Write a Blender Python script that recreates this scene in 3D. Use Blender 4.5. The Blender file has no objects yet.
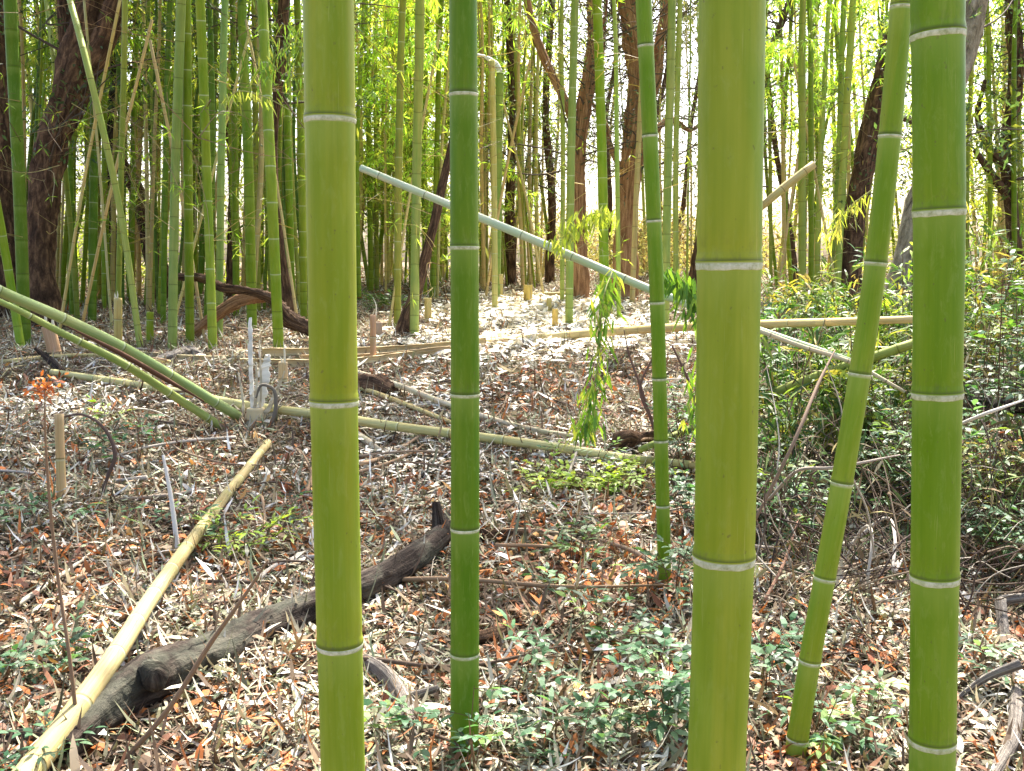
import bpy, math, random
import numpy as np
from mathutils import Vector

random.seed(7)
RNG = np.random.default_rng(11)
S = bpy.context.scene
COL = S.collection
W_, H_ = 1024, 771
F = 1005.0                      # focal length in pixels
PITCH = math.radians(7.0)
CH = 1.5                        # eye height

# ------------------------------------------------------------------ camera
cd = bpy.data.cameras.new("camera")
cam = bpy.data.objects.new("camera", cd)
COL.objects.link(cam)
cd.sensor_width = 36.0
cd.lens = F / W_ * 36.0
cd.clip_start = 0.05
cd.clip_end = 2000
cam.location = (0, 0, CH)
cam.rotation_euler = (math.pi / 2 - PITCH, 0, 0)
S.camera = cam

# ------------------------------------------------------------------ light
SUN_EL, SUN_AZ = math.radians(54), math.radians(16)   # azimuth from +Y, negative = left
world = bpy.data.worlds.new("World")
S.world = world
world.use_nodes = True
wt = world.node_tree
wt.nodes.clear()
sky = wt.nodes.new("ShaderNodeTexSky")
sky.sky_type = 'NISHITA'
sky.sun_disc = False
sky.sun_elevation = SUN_EL
sky.sun_rotation = SUN_AZ
sky.air_density = 0.8
sky.dust_density = 5.0
sky.ozone_density = 0.6
bg = wt.nodes.new("ShaderNodeBackground")
bg.inputs[1].default_value = 0.15
wo = wt.nodes.new("ShaderNodeOutputWorld")
wt.links.new(sky.outputs[0], bg.inputs[0])
wt.links.new(bg.outputs[0], wo.inputs[0])
sd = bpy.data.lights.new("sun", 'SUN')
sd.energy = 5.0
sd.angle = math.radians(0.5)
sd.color = (1.0, 0.95, 0.86)
sun = bpy.data.objects.new("sun", sd)
COL.objects.link(sun)
tosun = Vector((math.sin(SUN_AZ) * math.cos(SUN_EL), math.cos(SUN_AZ) * math.cos(SUN_EL), math.sin(SUN_EL)))
sun.rotation_euler = tosun.to_track_quat('Z', 'Y').to_euler()
sun.location = (0, 0, 30)
S.view_settings.view_transform = 'Standard'
S.view_settings.look = 'None'
S.view_settings.exposure = 1.95
S.view_settings.gamma = 1.0
S.render.engine = 'CYCLES'
S.cycles.max_bounces = 7
S.cycles.diffuse_bounces = 4
S.cycles.transmission_bounces = 4
S.cycles.glossy_bounces = 2
S.cycles.sample_clamp_indirect = 6

# ------------------------------------------------------------------ geometry of the view
def sstep(a, b, t):
    t = np.clip((t - a) / (b - a), 0, 1)
    return t * t * (3 - 2 * t)

def zg(x, y):
    x = np.asarray(x, float); y = np.asarray(y, float)
    z = 0.62 * sstep(2.3, 10.5, y) + 0.76 * sstep(9, 32, y)
    z = z + 0.022 * np.sin(x * 1.9 + y * 0.7) * np.cos(y * 1.3 - x * .6) + 0.012 * np.sin(x * 4.3 + 1) * np.sin(y * 3.9)
    z = z + 0.10 * sstep(1.4, 3.2, x) * sstep(3.5, 6, y) * (1 - sstep(9, 14, y))
    return z

CP, SP = math.cos(PITCH), math.sin(PITCH)
def ray(px, py):
    a = (px - 512) / F
    b = (385.5 - py) / F
    return Vector((a, CP + b * SP, -SP + b * CP))

def P(px, py, Y):
    d = ray(px, py)
    t = Y / d.y
    return Vector((d.x * t, Y, CH + d.z * t))

def G(px, py, lift=0.0):
    d = ray(px, py)
    t, st = 1.0, .2
    for st in (.2, .02, .002):
        while t < 70:
            p = d * t
            if CH + p.z < float(zg(p.x, p.y)) + lift: break
            t += st
        t -= st
    p = d * (t + st)
    return Vector((p.x, p.y, float(zg(p.x, p.y)) + lift))

def on(x, y, lift=0.0):
    return Vector((x, y, float(zg(x, y)) + lift))

# ------------------------------------------------------------------ materials
def new_mat(name):
    m = bpy.data.materials.new(name)
    m.use_nodes = True
    nt = m.node_tree
    nt.nodes.clear()
    out = nt.nodes.new("ShaderNodeOutputMaterial")
    return m, nt, out

class N:
    def __init__(s, nt): s.nt = nt
    def n(s, typ, **kw):
        nd = s.nt.nodes.new(typ)
        for k, v in kw.items(): setattr(nd, k, v)
        return nd
    def l(s, a, b): s.nt.links.new(a, b)
    def mix(s, fac, a, b, blend='MIX'):
        m = s.n("ShaderNodeMix", data_type='RGBA', blend_type=blend)
        for i, v in ((0, fac), (6, a), (7, b)):
            if hasattr(v, "is_linked") or hasattr(v, "links"): s.l(v, m.inputs[i])
            elif isinstance(v, (int, float)): m.inputs[i].default_value = v if i == 0 else (v, v, v, 1)
            else: m.inputs[i].default_value = (*v, 1)
        return m.outputs[2]
    def math(s, op, a, b=0.0, clamp=False):
        m = s.n("ShaderNodeMath", operation=op, use_clamp=clamp)
        for i, v in ((0, a), (1, b)):
            if isinstance(v, (int, float)): m.inputs[i].default_value = v
            else: s.l(v, m.inputs[i])
        return m.outputs[0]
    def maprange(s, v, a, b, c=0.0, d=1.0):
        m = s.n("ShaderNodeMapRange", clamp=True)
        s.l(v, m.inputs[0])
        for i, x in zip((1, 2, 3, 4), (a, b, c, d)): m.inputs[i].default_value = x
        return m.outputs[0]
    def noise(s, vec, scale, detail=3, rough=.55, sc=None, dist=0.0):
        if sc is not None:
            mp = s.n("ShaderNodeMapping"); mp.inputs[3].default_value = sc
            s.l(vec, mp.inputs[0]); vec = mp.outputs[0]
        t = s.n("ShaderNodeTexNoise")
        s.l(vec, t.inputs["Vector"])
        t.inputs["Scale"].default_value = scale
        t.inputs["Detail"].default_value = detail
        t.inputs["Roughness"].default_value = rough
        t.inputs["Distortion"].default_value = dist
        return t.outputs[0], t.outputs[1]
    def ramp(s, fac, stops, interp='LINEAR'):
        r = s.n("ShaderNodeValToRGB")
        r.color_ramp.interpolation = interp
        e = r.color_ramp.elements
        while len(e) < len(stops): e.new(0.5)
        for el, (p, c) in zip(e, stops):
            el.position = p; el.color = (*c, 1)
        s.l(fac, r.inputs[0])
        return r.outputs[0]
    def bump(s, h, strength, dist=.01):
        b = s.n("ShaderNodeBump"); b.inputs["Strength"].default_value = strength
        b.inputs["Distance"].default_value = dist
        s.l(h, b.inputs["Height"])
        return b.outputs[0]

def culm_material(name, dry=False):
    m, nt, out = new_mat(name)
    k = N(nt)
    oi = k.n("ShaderNodeObjectInfo")
    uv = k.n("ShaderNodeUVMap"); uv.uv_map = "uv"
    at = k.n("ShaderNodeAttribute"); at.attribute_name = "col"
    sep = k.n("ShaderNodeSeparateColor"); k.l(at.outputs["Color"], sep.inputs[0])
    na, nb = sep.outputs[0], sep.outputs[1]     # metres above the node below / below the node above
    off = k.n("ShaderNodeVectorMath", operation='ADD')
    k.l(uv.outputs[0], off.inputs[0])
    cmb = k.n("ShaderNodeCombineXYZ")
    k.l(k.math('MULTIPLY', oi.outputs["Random"], 37.0), cmb.inputs[2])
    k.l(cmb.outputs[0], off.inputs[1])
    v = off.outputs[0]
    st, _ = k.noise(v, 1.0, 4, .6, (46, 1.6, 1))
    st2, _ = k.noise(v, 1.0, 3, .6, (5, 2.2, 1), .4)
    sp, _ = k.noise(v, 1.0, 2, .5, (30, 60, 1))
    base = oi.outputs["Color"]
    hs = k.n("ShaderNodeHueSaturation")
    hs.inputs["Hue"].default_value = 0.485; hs.inputs["Saturation"].default_value = .95; hs.inputs["Value"].default_value = 1.25
    k.l(base, hs.inputs["Color"])
    wide, _ = k.noise(v, 1.0, 2, .5, (3.2, .9, 1), .8)
    c = k.mix(k.maprange(st2, .35, .7), base, hs.outputs[0])
    c = k.mix(k.maprange(wide, .42, .62, 0, .5), c, k.mix(1.0, c, (.62, .92, .8) if not dry else (.8, .75, .6), 'MULTIPLY'))
    blo, _ = k.noise(v, 1.0, 5, .75, (16, 14, 1), .6)
    c = k.mix(k.maprange(blo, .52, .76, 0, .24), c, (.33, .38, .13) if not dry else (.47, .42, .26))
    scr, _ = k.noise(v, 1.0, 2, .4, (90, 5, 1), 1.5)
    c = k.mix(k.maprange(scr, .70, .76, 0, .35), c, (.36, .38, .12) if not dry else (.12, .09, .05))
    dk = k.mix(1.0, c, (0.72, 0.86, 0.62) if not dry else (.66, .55, .4), 'MULTIPLY')
    c = k.mix(k.maprange(st, .42, .72, 0, .55 if not dry else .8), c, dk)
    spot = k.maprange(sp, .70, .76, 0, .55)
    c = k.mix(spot, c, (.10, .09, .03) if not dry else (.09, .06, .03))
    c = k.mix(k.maprange(nb, .09, .014, 0, .18), c, (.36, .44, .12))
    c = k.mix(k.maprange(na, .16, .0, 0, .22), c, k.mix(1.0, c, (1.5, 1.1, .8), 'MULTIPLY'))
    c = k.mix(k.maprange(nb, .013, .009, 0, .4), c, (.50, .52, .38))
    c = k.mix(k.maprange(na, .009, .003, 0, .72), c, (.05, .065, .012))  # sheath scar, with the shadow line above the ring painted in
    soot, _ = k.noise(v, 1.0, 4, .8, (20, 30, 1))
    c = k.mix(k.math('MULTIPLY', k.maprange(na, .06, .0), k.maprange(soot, .5, .7, 0, .5)), c, (.09, .085, .04))
    b = k.n("ShaderNodeBsdfPrincipled")
    k.l(c, b.inputs["Base Color"])
    b.inputs["Roughness"].default_value = .5 if not dry else .62
    b.inputs["Specular IOR Level"].default_value = .18
    k.l(k.bump(st, .12 if not dry else .35, .002), b.inputs["Normal"])
    k.l(b.outputs[0], out.inputs[0])
    return m

def ring_material():
    m, nt, out = new_mat("node wax")
    k = N(nt)
    tc = k.n("ShaderNodeTexCoord")
    n1, _ = k.noise(tc.outputs["Object"], 60, 4, .7)
    n2, _ = k.noise(tc.outputs["Object"], 14, 3, .6)
    c = k.ramp(n1, [(.3, (.22, .24, .12)), (.5, (.42, .44, .31)), (.7, (.58, .58, .48))])
    c = k.mix(k.maprange(n2, .5, .72, 0, .55), c, (.30, .36, .12))
    b = k.n("ShaderNodeBsdfPrincipled")
    k.l(c, b.inputs["Base Color"]); b.inputs["Roughness"].default_value = .75
    b.inputs["Specular IOR Level"].default_value = .15
    k.l(k.bump(n1, .5, .002), b.inputs["Normal"])
    k.l(b.outputs[0], out.inputs[0])
    return m

def leaf_material(name, trans=.4, rough=.5, warm=(1.25, 1.2, .55), spec=.35):
    m, nt, out = new_mat(name)
    k = N(nt)
    at = k.n("ShaderNodeAttribute"); at.attribute_name = "col"
    c = at.outputs["Color"]
    b = k.n("ShaderNodeBsdfPrincipled")
    k.l(c, b.inputs["Base Color"]); b.inputs["Roughness"].default_value = rough
    b.inputs["Specular IOR Level"].default_value = spec
    if trans:
        t = k.n("ShaderNodeBsdfTranslucent")
        k.l(k.mix(1.0, c, warm, 'MULTIPLY'), t.inputs[0])
        mx = k.n("ShaderNodeMixShader"); mx.inputs[0].default_value = trans
        k.l(b.outputs[0], mx.inputs[1]); k.l(t.outputs[0], mx.inputs[2])
        k.l(mx.outputs[0], out.inputs[0])
    else:
        k.l(b.outputs[0], out.inputs[0])
    return m

def bark_material(name, dark, mid, light, furrow=1.0, moss=0.0, su=26, sv=2.2):
    m, nt, out = new_mat(name)
    k = N(nt)
    uv = k.n("ShaderNodeUVMap"); uv.uv_map = "uv"
    tc = k.n("ShaderNodeTexCoord")
    f, _ = k.noise(uv.outputs[0], 1.0, 6, .65, (su, sv, 1), .5)
    g, _ = k.noise(tc.outputs["Object"], 5, 4, .6)
    g2, _ = k.noise(tc.outputs["Object"], 45, 4, .7)
    c = k.ramp(f, [(.32, dark), (.5, mid), (.68, light)])
    c = k.mix(k.maprange(g, .4, .65, 0, .6), c, k.mix(.5, c, mid))
    c = k.mix(k.maprange(g2, .45, .8, 0, .5), c, dark)
    if moss:
        c = k.mix(k.maprange(g, .5, .62, 0, moss), c, (.20, .22, .16))
    b = k.n("ShaderNodeBsdfPrincipled")
    k.l(c, b.inputs["Base Color"]); b.inputs["Roughness"].default_value = .9
    b.inputs["Specular IOR Level"].default_value = .12
    h = k.math('ADD', k.math('MULTIPLY', f, .8), k.math('MULTIPLY', g2, .3))
    k.l(k.bump(h, .9 * furrow, .03), b.inputs["Normal"])
    k.l(b.outputs[0], out.inputs[0])
    return m

def ground_material():
    m, nt, out = new_mat("forest floor")
    k = N(nt)
    tc = k.n("ShaderNodeTexCoord")
    o = tc.outputs["Object"]
    _, nc = k.noise(o, 3.0, 3)
    wv = k.n("ShaderNodeVectorMath", operation='MULTIPLY_ADD')
    k.l(nc, wv.inputs[0]); wv.inputs[1].default_value = (.25, .25, .25); k.l(o, wv.inputs[2])
    cols = []
    for sc in ((11, 46, 8), (42, 13, 8)):
        mp = k.n("ShaderNodeMapping"); mp.inputs[3].default_value = sc
        k.l(wv.outputs[0], mp.inputs[0])
        vo = k.n("ShaderNodeTexVoronoi"); vo.inputs["Scale"].default_value = 1.0
        k.l(mp.outputs[0], vo.inputs["Vector"])
        sx = k.n("ShaderNodeSeparateColor"); k.l(vo.outputs["Color"], sx.inputs[0])
        cols.append((k.ramp(sx.outputs[0], [(0, (.05, .035, .02)), (.25, (.15, .10, .055)), (.5, (.30, .24, .14)), (.72, (.22, .21, .13)), (.9, (.5, .46, .36)), (1, (.32, .12, .04))]), sx.outputs[1]))
    c = k.mix(k.maprange(cols[0][1], .48, .52), cols[0][0], cols[1][0])
    g, _ = k.noise(o, 1.2, 5, .6)
    c = k.mix(k.maprange(g, .35, .7, .1, .7), c, (.07, .048, .028))
    b = k.n("ShaderNodeBsdfPrincipled")
    k.l(c, b.inputs["Base Color"]); b.inputs["Roughness"].default_value = .95
    b.inputs["Specular IOR Level"].default_value = .1
    gg, _ = k.noise(o, 30, 4, .7)
    k.l(k.bump(gg, .8, .03), b.inputs["Normal"])
    k.l(b.outputs[0], out.inputs[0])
    return m

M = {
    'culm': culm_material("bamboo culm"),
    'dry': culm_material("dry bamboo", True),
    'ring': ring_material(),
    'leaf': leaf_material("living leaf", .45),
    'bleaf': leaf_material("bamboo leaf", .5, .5, (1.5, 1.35, .5)),
    'litter': leaf_material("dead leaf", .12, .65, (1.1, 1.0, .8), .3),
    'splint': leaf_material("split bamboo wood", 0, .7),
    'twig': leaf_material("twig wood", 0, .85, spec=.15),
    'bark_red': bark_material("shaggy red bark", (.07, .035, .018), (.30, .16, .08), (.52, .33, .18)),
    'bark_brown': bark_material("brown bark", (.018, .011, .008), (.085, .05, .03), (.27, .16, .09), 1.2, .0, 18, 5),
    'bark_grey': bark_material("grey furrowed bark", (.06, .05, .035), (.27, .235, .16), (.46, .41, .31), 1.5, 0, 14, 6),
    'bark_dark': bark_material("dark weathered bark", (.008, .006, .005), (.034, .025, .02), (.115, .09, .07), 1, .22, 12, 3),
    'drift': bark_material("weathered grey wood", (.05, .04, .035), (.20, .175, .15), (.38, .35, .30), 1, 0, 18, 2),
    'ground': ground_material(),
}

# ------------------------------------------------------------------ mesh helpers
class MB:
    """collects vertices and faces with uv, node-distance and colour, links one mesh"""
    def __init__(s):
        s.v, s.uv, s.nd, s.c, s.q, s.t, s.n = [], [], [], [], [], [], 0
    def add(s, v, quads=None, tris=None, uv=None, nd=None, col=(1, 1, 1)):
        v = np.asarray(v, float).reshape(-1, 3); n = len(v)
        s.v.append(v)
        s.uv.append(np.zeros((n, 2)) if uv is None else uv)
        s.nd.append(np.full(n, 9.0) if nd is None else nd)
        c = np.asarray(col, float)
        if c.ndim == 1: c = np.tile(c, (n, 1))
        s.c.append(c)
        if quads is not None and len(quads): s.q.append(np.asarray(quads, int) + s.n)
        if tris is not None and len(tris): s.t.append(np.asarray(tris, int) + s.n)
        s.n += n
    def mesh(s, name, mat, origin=(0, 0, 0), smooth=True):
        me = bpy.data.meshes.new(name)
        v = np.concatenate(s.v) - np.array(origin)
        q = np.concatenate(s.q) if s.q else np.zeros((0, 4), int)
        t = np.concatenate(s.t) if s.t else np.zeros((0, 3), int)
        me.vertices.add(len(v)); me.vertices.foreach_set("co", v.ravel().astype(np.float32))
        loops = np.concatenate([q.ravel(), t.ravel()])
        me.loops.add(len(loops)); me.loops.foreach_set("vertex_index", loops.astype(np.int32))
        starts = np.concatenate([np.arange(len(q)) * 4, len(q) * 4 + np.arange(len(t)) * 3])
        me.polygons.add(len(starts)); me.polygons.foreach_set("loop_start", starts.astype(np.int32))
        me.polygons.foreach_set("use_smooth", np.full(len(starts), smooth, dtype=bool))
        me.update(calc_edges=True)
        uvl = me.uv_layers.new(name="uv")
        uv = np.concatenate(s.uv)[loops]
        uvl.data.foreach_set("uv", uv.ravel().astype(np.float32))
        a = me.attributes.new("nd", 'FLOAT', 'POINT')
        a.data.foreach_set("value", np.concatenate(s.nd).astype(np.float32))
        a = me.attributes.new("col", 'FLOAT_COLOR', 'POINT')
        c = np.concatenate(s.c); c4 = np.ones((len(c), 4)); c4[:, :3] = c
        a.data.foreach_set("color", c4.ravel().astype(np.float32))
        me.validate()
        me.materials.append(mat)
        return me
    def link(s, name, mat, origin=(0, 0, 0), parent=None, smooth=True):
        me = s.mesh(name, mat, origin, smooth)
        o = bpy.data.objects.new(name, me)
        COL.objects.link(o)
        if parent is not None:
            o.parent = parent
            o.location = Vector(origin) - parent.location if parent is not None else origin
        else:
            o.location = origin
        return o

def tag(o, label=None, cat=None, group=None, kind=None):
    if label: o["label"] = label
    if cat: o["category"] = cat
    if group: o["group"] = group
    if kind: o["kind"] = kind
    return o

def empty(name, loc):
    o = bpy.data.objects.new(name, None)
    COL.objects.link(o); o.location = loc
    return o

def spline(pts, n=12):
    """dense Catmull-Rom through pts -> positions and arc lengths"""
    p = [np.array(q, float) for q in pts]
    if len(p) == 2:
        out = np.array([p[0] + (p[1] - p[0]) * t for t in np.linspace(0, 1, n + 1)])
    else:
        h = [max(1e-6, np.linalg.norm(p[i + 1] - p[i])) for i in range(len(p) - 1)]
        sl = [(p[i + 1] - p[i]) / h[i] for i in range(len(h))]
        tg = [sl[0]] + [(sl[i - 1] * h[i] + sl[i] * h[i - 1]) / (h[i] + h[i - 1]) for i in range(1, len(h))] + [sl[-1]]
        out = []
        for i in range(len(h)):
            for t in np.linspace(0, 1, n, endpoint=False):
                out.append((2 * t ** 3 - 3 * t * t + 1) * p[i] + (t ** 3 - 2 * t * t + t) * h[i] * tg[i] + (3 * t * t - 2 * t ** 3) * p[i + 1] + (t ** 3 - t * t) * h[i] * tg[i + 1])
        out.append(p[-1]); out = np.array(out)
    s = np.concatenate([[0], np.cumsum(np.linalg.norm(np.diff(out, axis=0), axis=1))])
    return out, s

def tube(mb, pts, rad, sides=8, nodes=None, fine=True, step=None, rough=0.0, cap=True, hollow=False, col=(1, 1, 1),
         seed=0, n=12, flat=1.0, open0=False):
    """rad: number or list of radii at pts; nodes: arc lengths of the nodes"""
    dense, s = spline(pts, n)
    L = s[-1]
    if step is None: ss = s.copy()
    else: ss = np.linspace(0, L, max(2, int(L / step) + 1))
    if nodes is not None and len(nodes):
        offs = (-.10, -.03, -.016, -.012, -.006, -.0015, .0, .0022, .005, .009, .014, .02, .03, .06, .12) if fine else (-.016, 0, .012)
        ss = np.concatenate([ss] + [[q + o for o in offs] for q in nodes])
        ss = np.unique(np.round(ss[(ss >= 0) & (ss <= L)], 5))
    pos = np.stack([np.interp(ss, s, dense[:, i]) for i in range(3)], 1)
    if np.isscalar(rad): r = np.full(len(ss), float(rad))
    else:
        anchors = np.linspace(0, L, len(rad)) if len(rad) != len(pts) else np.array([s[min(i * n, len(s) - 1)] for i in range(len(pts))])
        r = np.interp(ss, anchors, rad)
    nd = np.full(len(ss), 9.0)
    if nodes is not None and len(nodes):
        d = ss[:, None] - np.array(nodes)[None]
        nd = d[np.arange(len(ss)), np.abs(d).argmin(1)]
        sn_ = np.sort(np.array(nodes)); ix = np.searchsorted(sn_, ss + 1e-6, side='right')
        na = np.where(ix > 0, ss - sn_[np.clip(ix - 1, 0, len(sn_) - 1)], .5)
        nb = np.where(ix < len(sn_), sn_[np.clip(ix, 0, len(sn_) - 1)] - ss, .5)
        r = r * (1 + .05 * np.exp(-((nd - .001) / .0035) ** 2) + .03 * np.exp(-((nd - .009) / .005) ** 2) + .018 * np.exp(-((nd - .03) / .03) ** 2) - .02 * np.exp(-((nd - .02) / .012) ** 2) + .012 * np.exp(-((nd + .012) / .01) ** 2))
    else:
        na = nb = np.full(len(ss), .5)
    if nodes is not None: col = None
    T = np.gradient(pos, axis=0)
    T /= np.linalg.norm(T, axis=1)[:, None] + 1e-12
    ref = np.array([0, 1, 0]) if abs(T[:, 1]).mean() < .8 else np.array([0, 0, 1.0])
    A = ref - T * (T @ ref)[:, None]
    A /= np.linalg.norm(A, axis=1)[:, None]
    B = np.cross(T, A)
    extra_pos, extra_r, extra_nd, extra_s = [], [], [], []
    if hollow:
        tdir = T[-1]
        for dd, k in ((0, .80), (-.05, .78)):
            extra_pos.append(pos[-1] + tdir * dd); extra_r.append(r[-1] * k); extra_nd.append(9.0); extra_s.append(ss[-1] + .01)
        pos = np.concatenate([pos, extra_pos]); r = np.concatenate([r, extra_r]); nd = np.concatenate([nd, extra_nd]); na = np.concatenate([na, [.5, .5]]); nb = np.concatenate([nb, [.5, .5]]); ss = np.concatenate([ss, extra_s])
        A = np.concatenate([A, A[-1:], A[-1:]]); B = np.concatenate([B, B[-1:], B[-1:]])
    m = len(ss)
    ang = np.arange(sides + 1) / sides * 2 * math.pi      # duplicate seam column
    ca, sa = np.cos(ang), np.sin(ang)
    R = r[:, None] * np.ones(sides + 1)[None]
    if rough:
        rg = np.random.default_rng(seed + 5)
        ph = rg.random(6) * 6.28
        for i, (fa, fs) in enumerate(((2, 3.1), (3, 5.3), (5, 9.0), (1, 2.2))):
            R = R * (1 + rough * (.6 if i else 1) * np.sin(fa * ang[None] + ph[i] + 1.7 * np.sin(fs * ss[:, None] + ph[i + 1])) * (.6 + .4 * np.sin(fs * 1.7 * ss[:, None] + ph[(i + 2) % 6])))
        jit = rg.normal(0, rough * .25, (m, sides)); R = R * (1 + np.concatenate([jit, jit[:, :1]], 1))
    v = pos[:, None] + A[:, None] * (R * ca)[..., None] * flat + B[:, None] * (R * sa)[..., None]
    uv = np.stack(np.broadcast_arrays((np.arange(sides + 1) / sides)[None], ss[:, None]), -1)
    i = np.arange(m - 1)[:, None] * (sides + 1); j = np.arange(sides)[None]
    q = np.stack([i + j, i + j + 1, i + j + sides + 2, i + j + sides + 1], -1).reshape(-1, 4)
    vv = v.reshape(-1, 3); uvv = uv.reshape(-1, 2); ndd = np.repeat(nd, sides + 1)
    tris = None
    if cap:
        k0 = len(vv)
        vv = np.concatenate([vv, pos[:1], pos[-1:]])
        uvv = np.concatenate([uvv, [[.5, 0], [.5, 0]]]); ndd = np.concatenate([ndd, [9, 9]])
        e = (m - 1) * (sides + 1)
        tris = [[k0, a + 1, a] for a in range(sides)] + [[k0 + 1, e + a, e + a + 1] for a in range(sides)]
    if col is None:
        cc = np.stack([np.repeat(na, sides + 1), np.repeat(nb, sides + 1), np.zeros(m * (sides + 1))], 1)
        col = np.concatenate([cc, np.full((len(vv) - len(cc), 3), .5)])
    mb.add(vv, q, tris, uvv, ndd, col)
    return pos, ss, T, r, A, B

def leaves(mb, p, d, nrm, L, Wd, col, droop=0.15, fold=.12, simple=False):
    p = np.asarray(p, float); n = len(p)
    if n == 0: return
    d = d / (np.linalg.norm(d, axis=1)[:, None] + 1e-9)
    s = np.cross(d, nrm); s /= (np.linalg.norm(s, axis=1)[:, None] + 1e-9)
    u = np.cross(s, d)
    L = np.broadcast_to(L, n)[:, None]; Wd = np.broadcast_to(Wd, n)[:, None]
    droop = np.broadcast_to(droop, n)[:, None]
    col = np.asarray(col, float)
    if col.ndim == 1: col = np.tile(col, (n, 1))
    dz = np.zeros((n, 3)); dz[:, 2] = 1
    def at(t, w, f): return p + d * L * t + s * Wd * w + u * Wd * f - dz * droop * L * t * t
    if simple:
        v = np.stack([at(0, 0, 0), at(.4, .5, fold), at(1, 0, 0), at(.4, -.5, fold)], 1)
        k = np.arange(n)[:, None] * 4
        mb.add(v.reshape(-1, 3), k + np.array([[0, 1, 2, 3]]), None, None, None, np.repeat(col, 4, 0))
    else:
        v = np.stack([at(0, 0, 0), at(.28, .46, fold), at(.28, -.46, fold), at(.66, .38, fold), at(.66, -.38, fold), at(1, 0, 0)], 1)
        k = np.arange(n)[:, None] * 6
        mb.add(v.reshape(-1, 3), k + np.array([[1, 3, 4, 2]]), np.concatenate([k + np.array([[0, 1, 2]]), k + np.array([[3, 5, 4]])]),
               None, None, np.repeat(col, 6, 0))

def rnd_dirs(rg, n):
    v = rg.normal(size=(n, 3)); return v / np.linalg.norm(v, axis=1)[:, None]

def pal(rg, n, cols, weights, jit=.25):
    c = np.array(cols)[rg.choice(len(cols), n, p=np.array(weights) / np.sum(weights))]
    return c * (1 + rg.normal(0, jit, (n, 1)).clip(-.6, .8))

def polyt(mb, pts, w, col):
    """a thin three-sided twig"""
    tube(mb, pts, w, sides=4, n=4, cap=False, col=col)

# ------------------------------------------------------------------ ground and litter
def axis(lo, hi, fine_lo, fine_hi, fs, grow=1.12):
    a = list(np.arange(fine_lo, fine_hi, fs))
    st = fs; x = fine_hi
    while x < hi: a.append(x); st *= grow; x += st
    a.append(hi)
    st = fs; x = fine_lo - fs
    while x > lo: a.insert(0, x); st *= grow; x -= st
    a.insert(0, lo)
    return np.array(a)

gx = axis(-400, 400, -8, 8, .12); gy = axis(-60, 700, 1, 14, .12)
X, Y = np.meshgrid(gx, gy)
near = (np.abs(X) < 12) & (Y < 22)
Z = zg(X, Y) + np.where(near, RNG.normal(0, .012, X.shape), 0) - .012
mb = MB()
nx = len(gx)
i = np.arange(len(gy) - 1)[:, None] * nx; j = np.arange(nx - 1)[None]
mb.add(np.stack([X, Y, Z], -1).reshape(-1, 3), np.stack([i + j, i + j + 1, i + j + nx + 1, i + j + nx], -1).reshape(-1, 4))
tag(mb.link("ground", M['ground']), kind="structure")

LIT = [(.60, .56, .47), (.46, .43, .33), (.34, .31, .22), (.22, .22, .13), (.28, .20, .12), (.13, .085, .05), (.38, .13, .035), (.72, .70, .64), (.26, .30, .17)]
LITW = [2.0, 2.8, 3.4, 2.8, 2.8, 3.0, 1.6, .9, 2.2]

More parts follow.
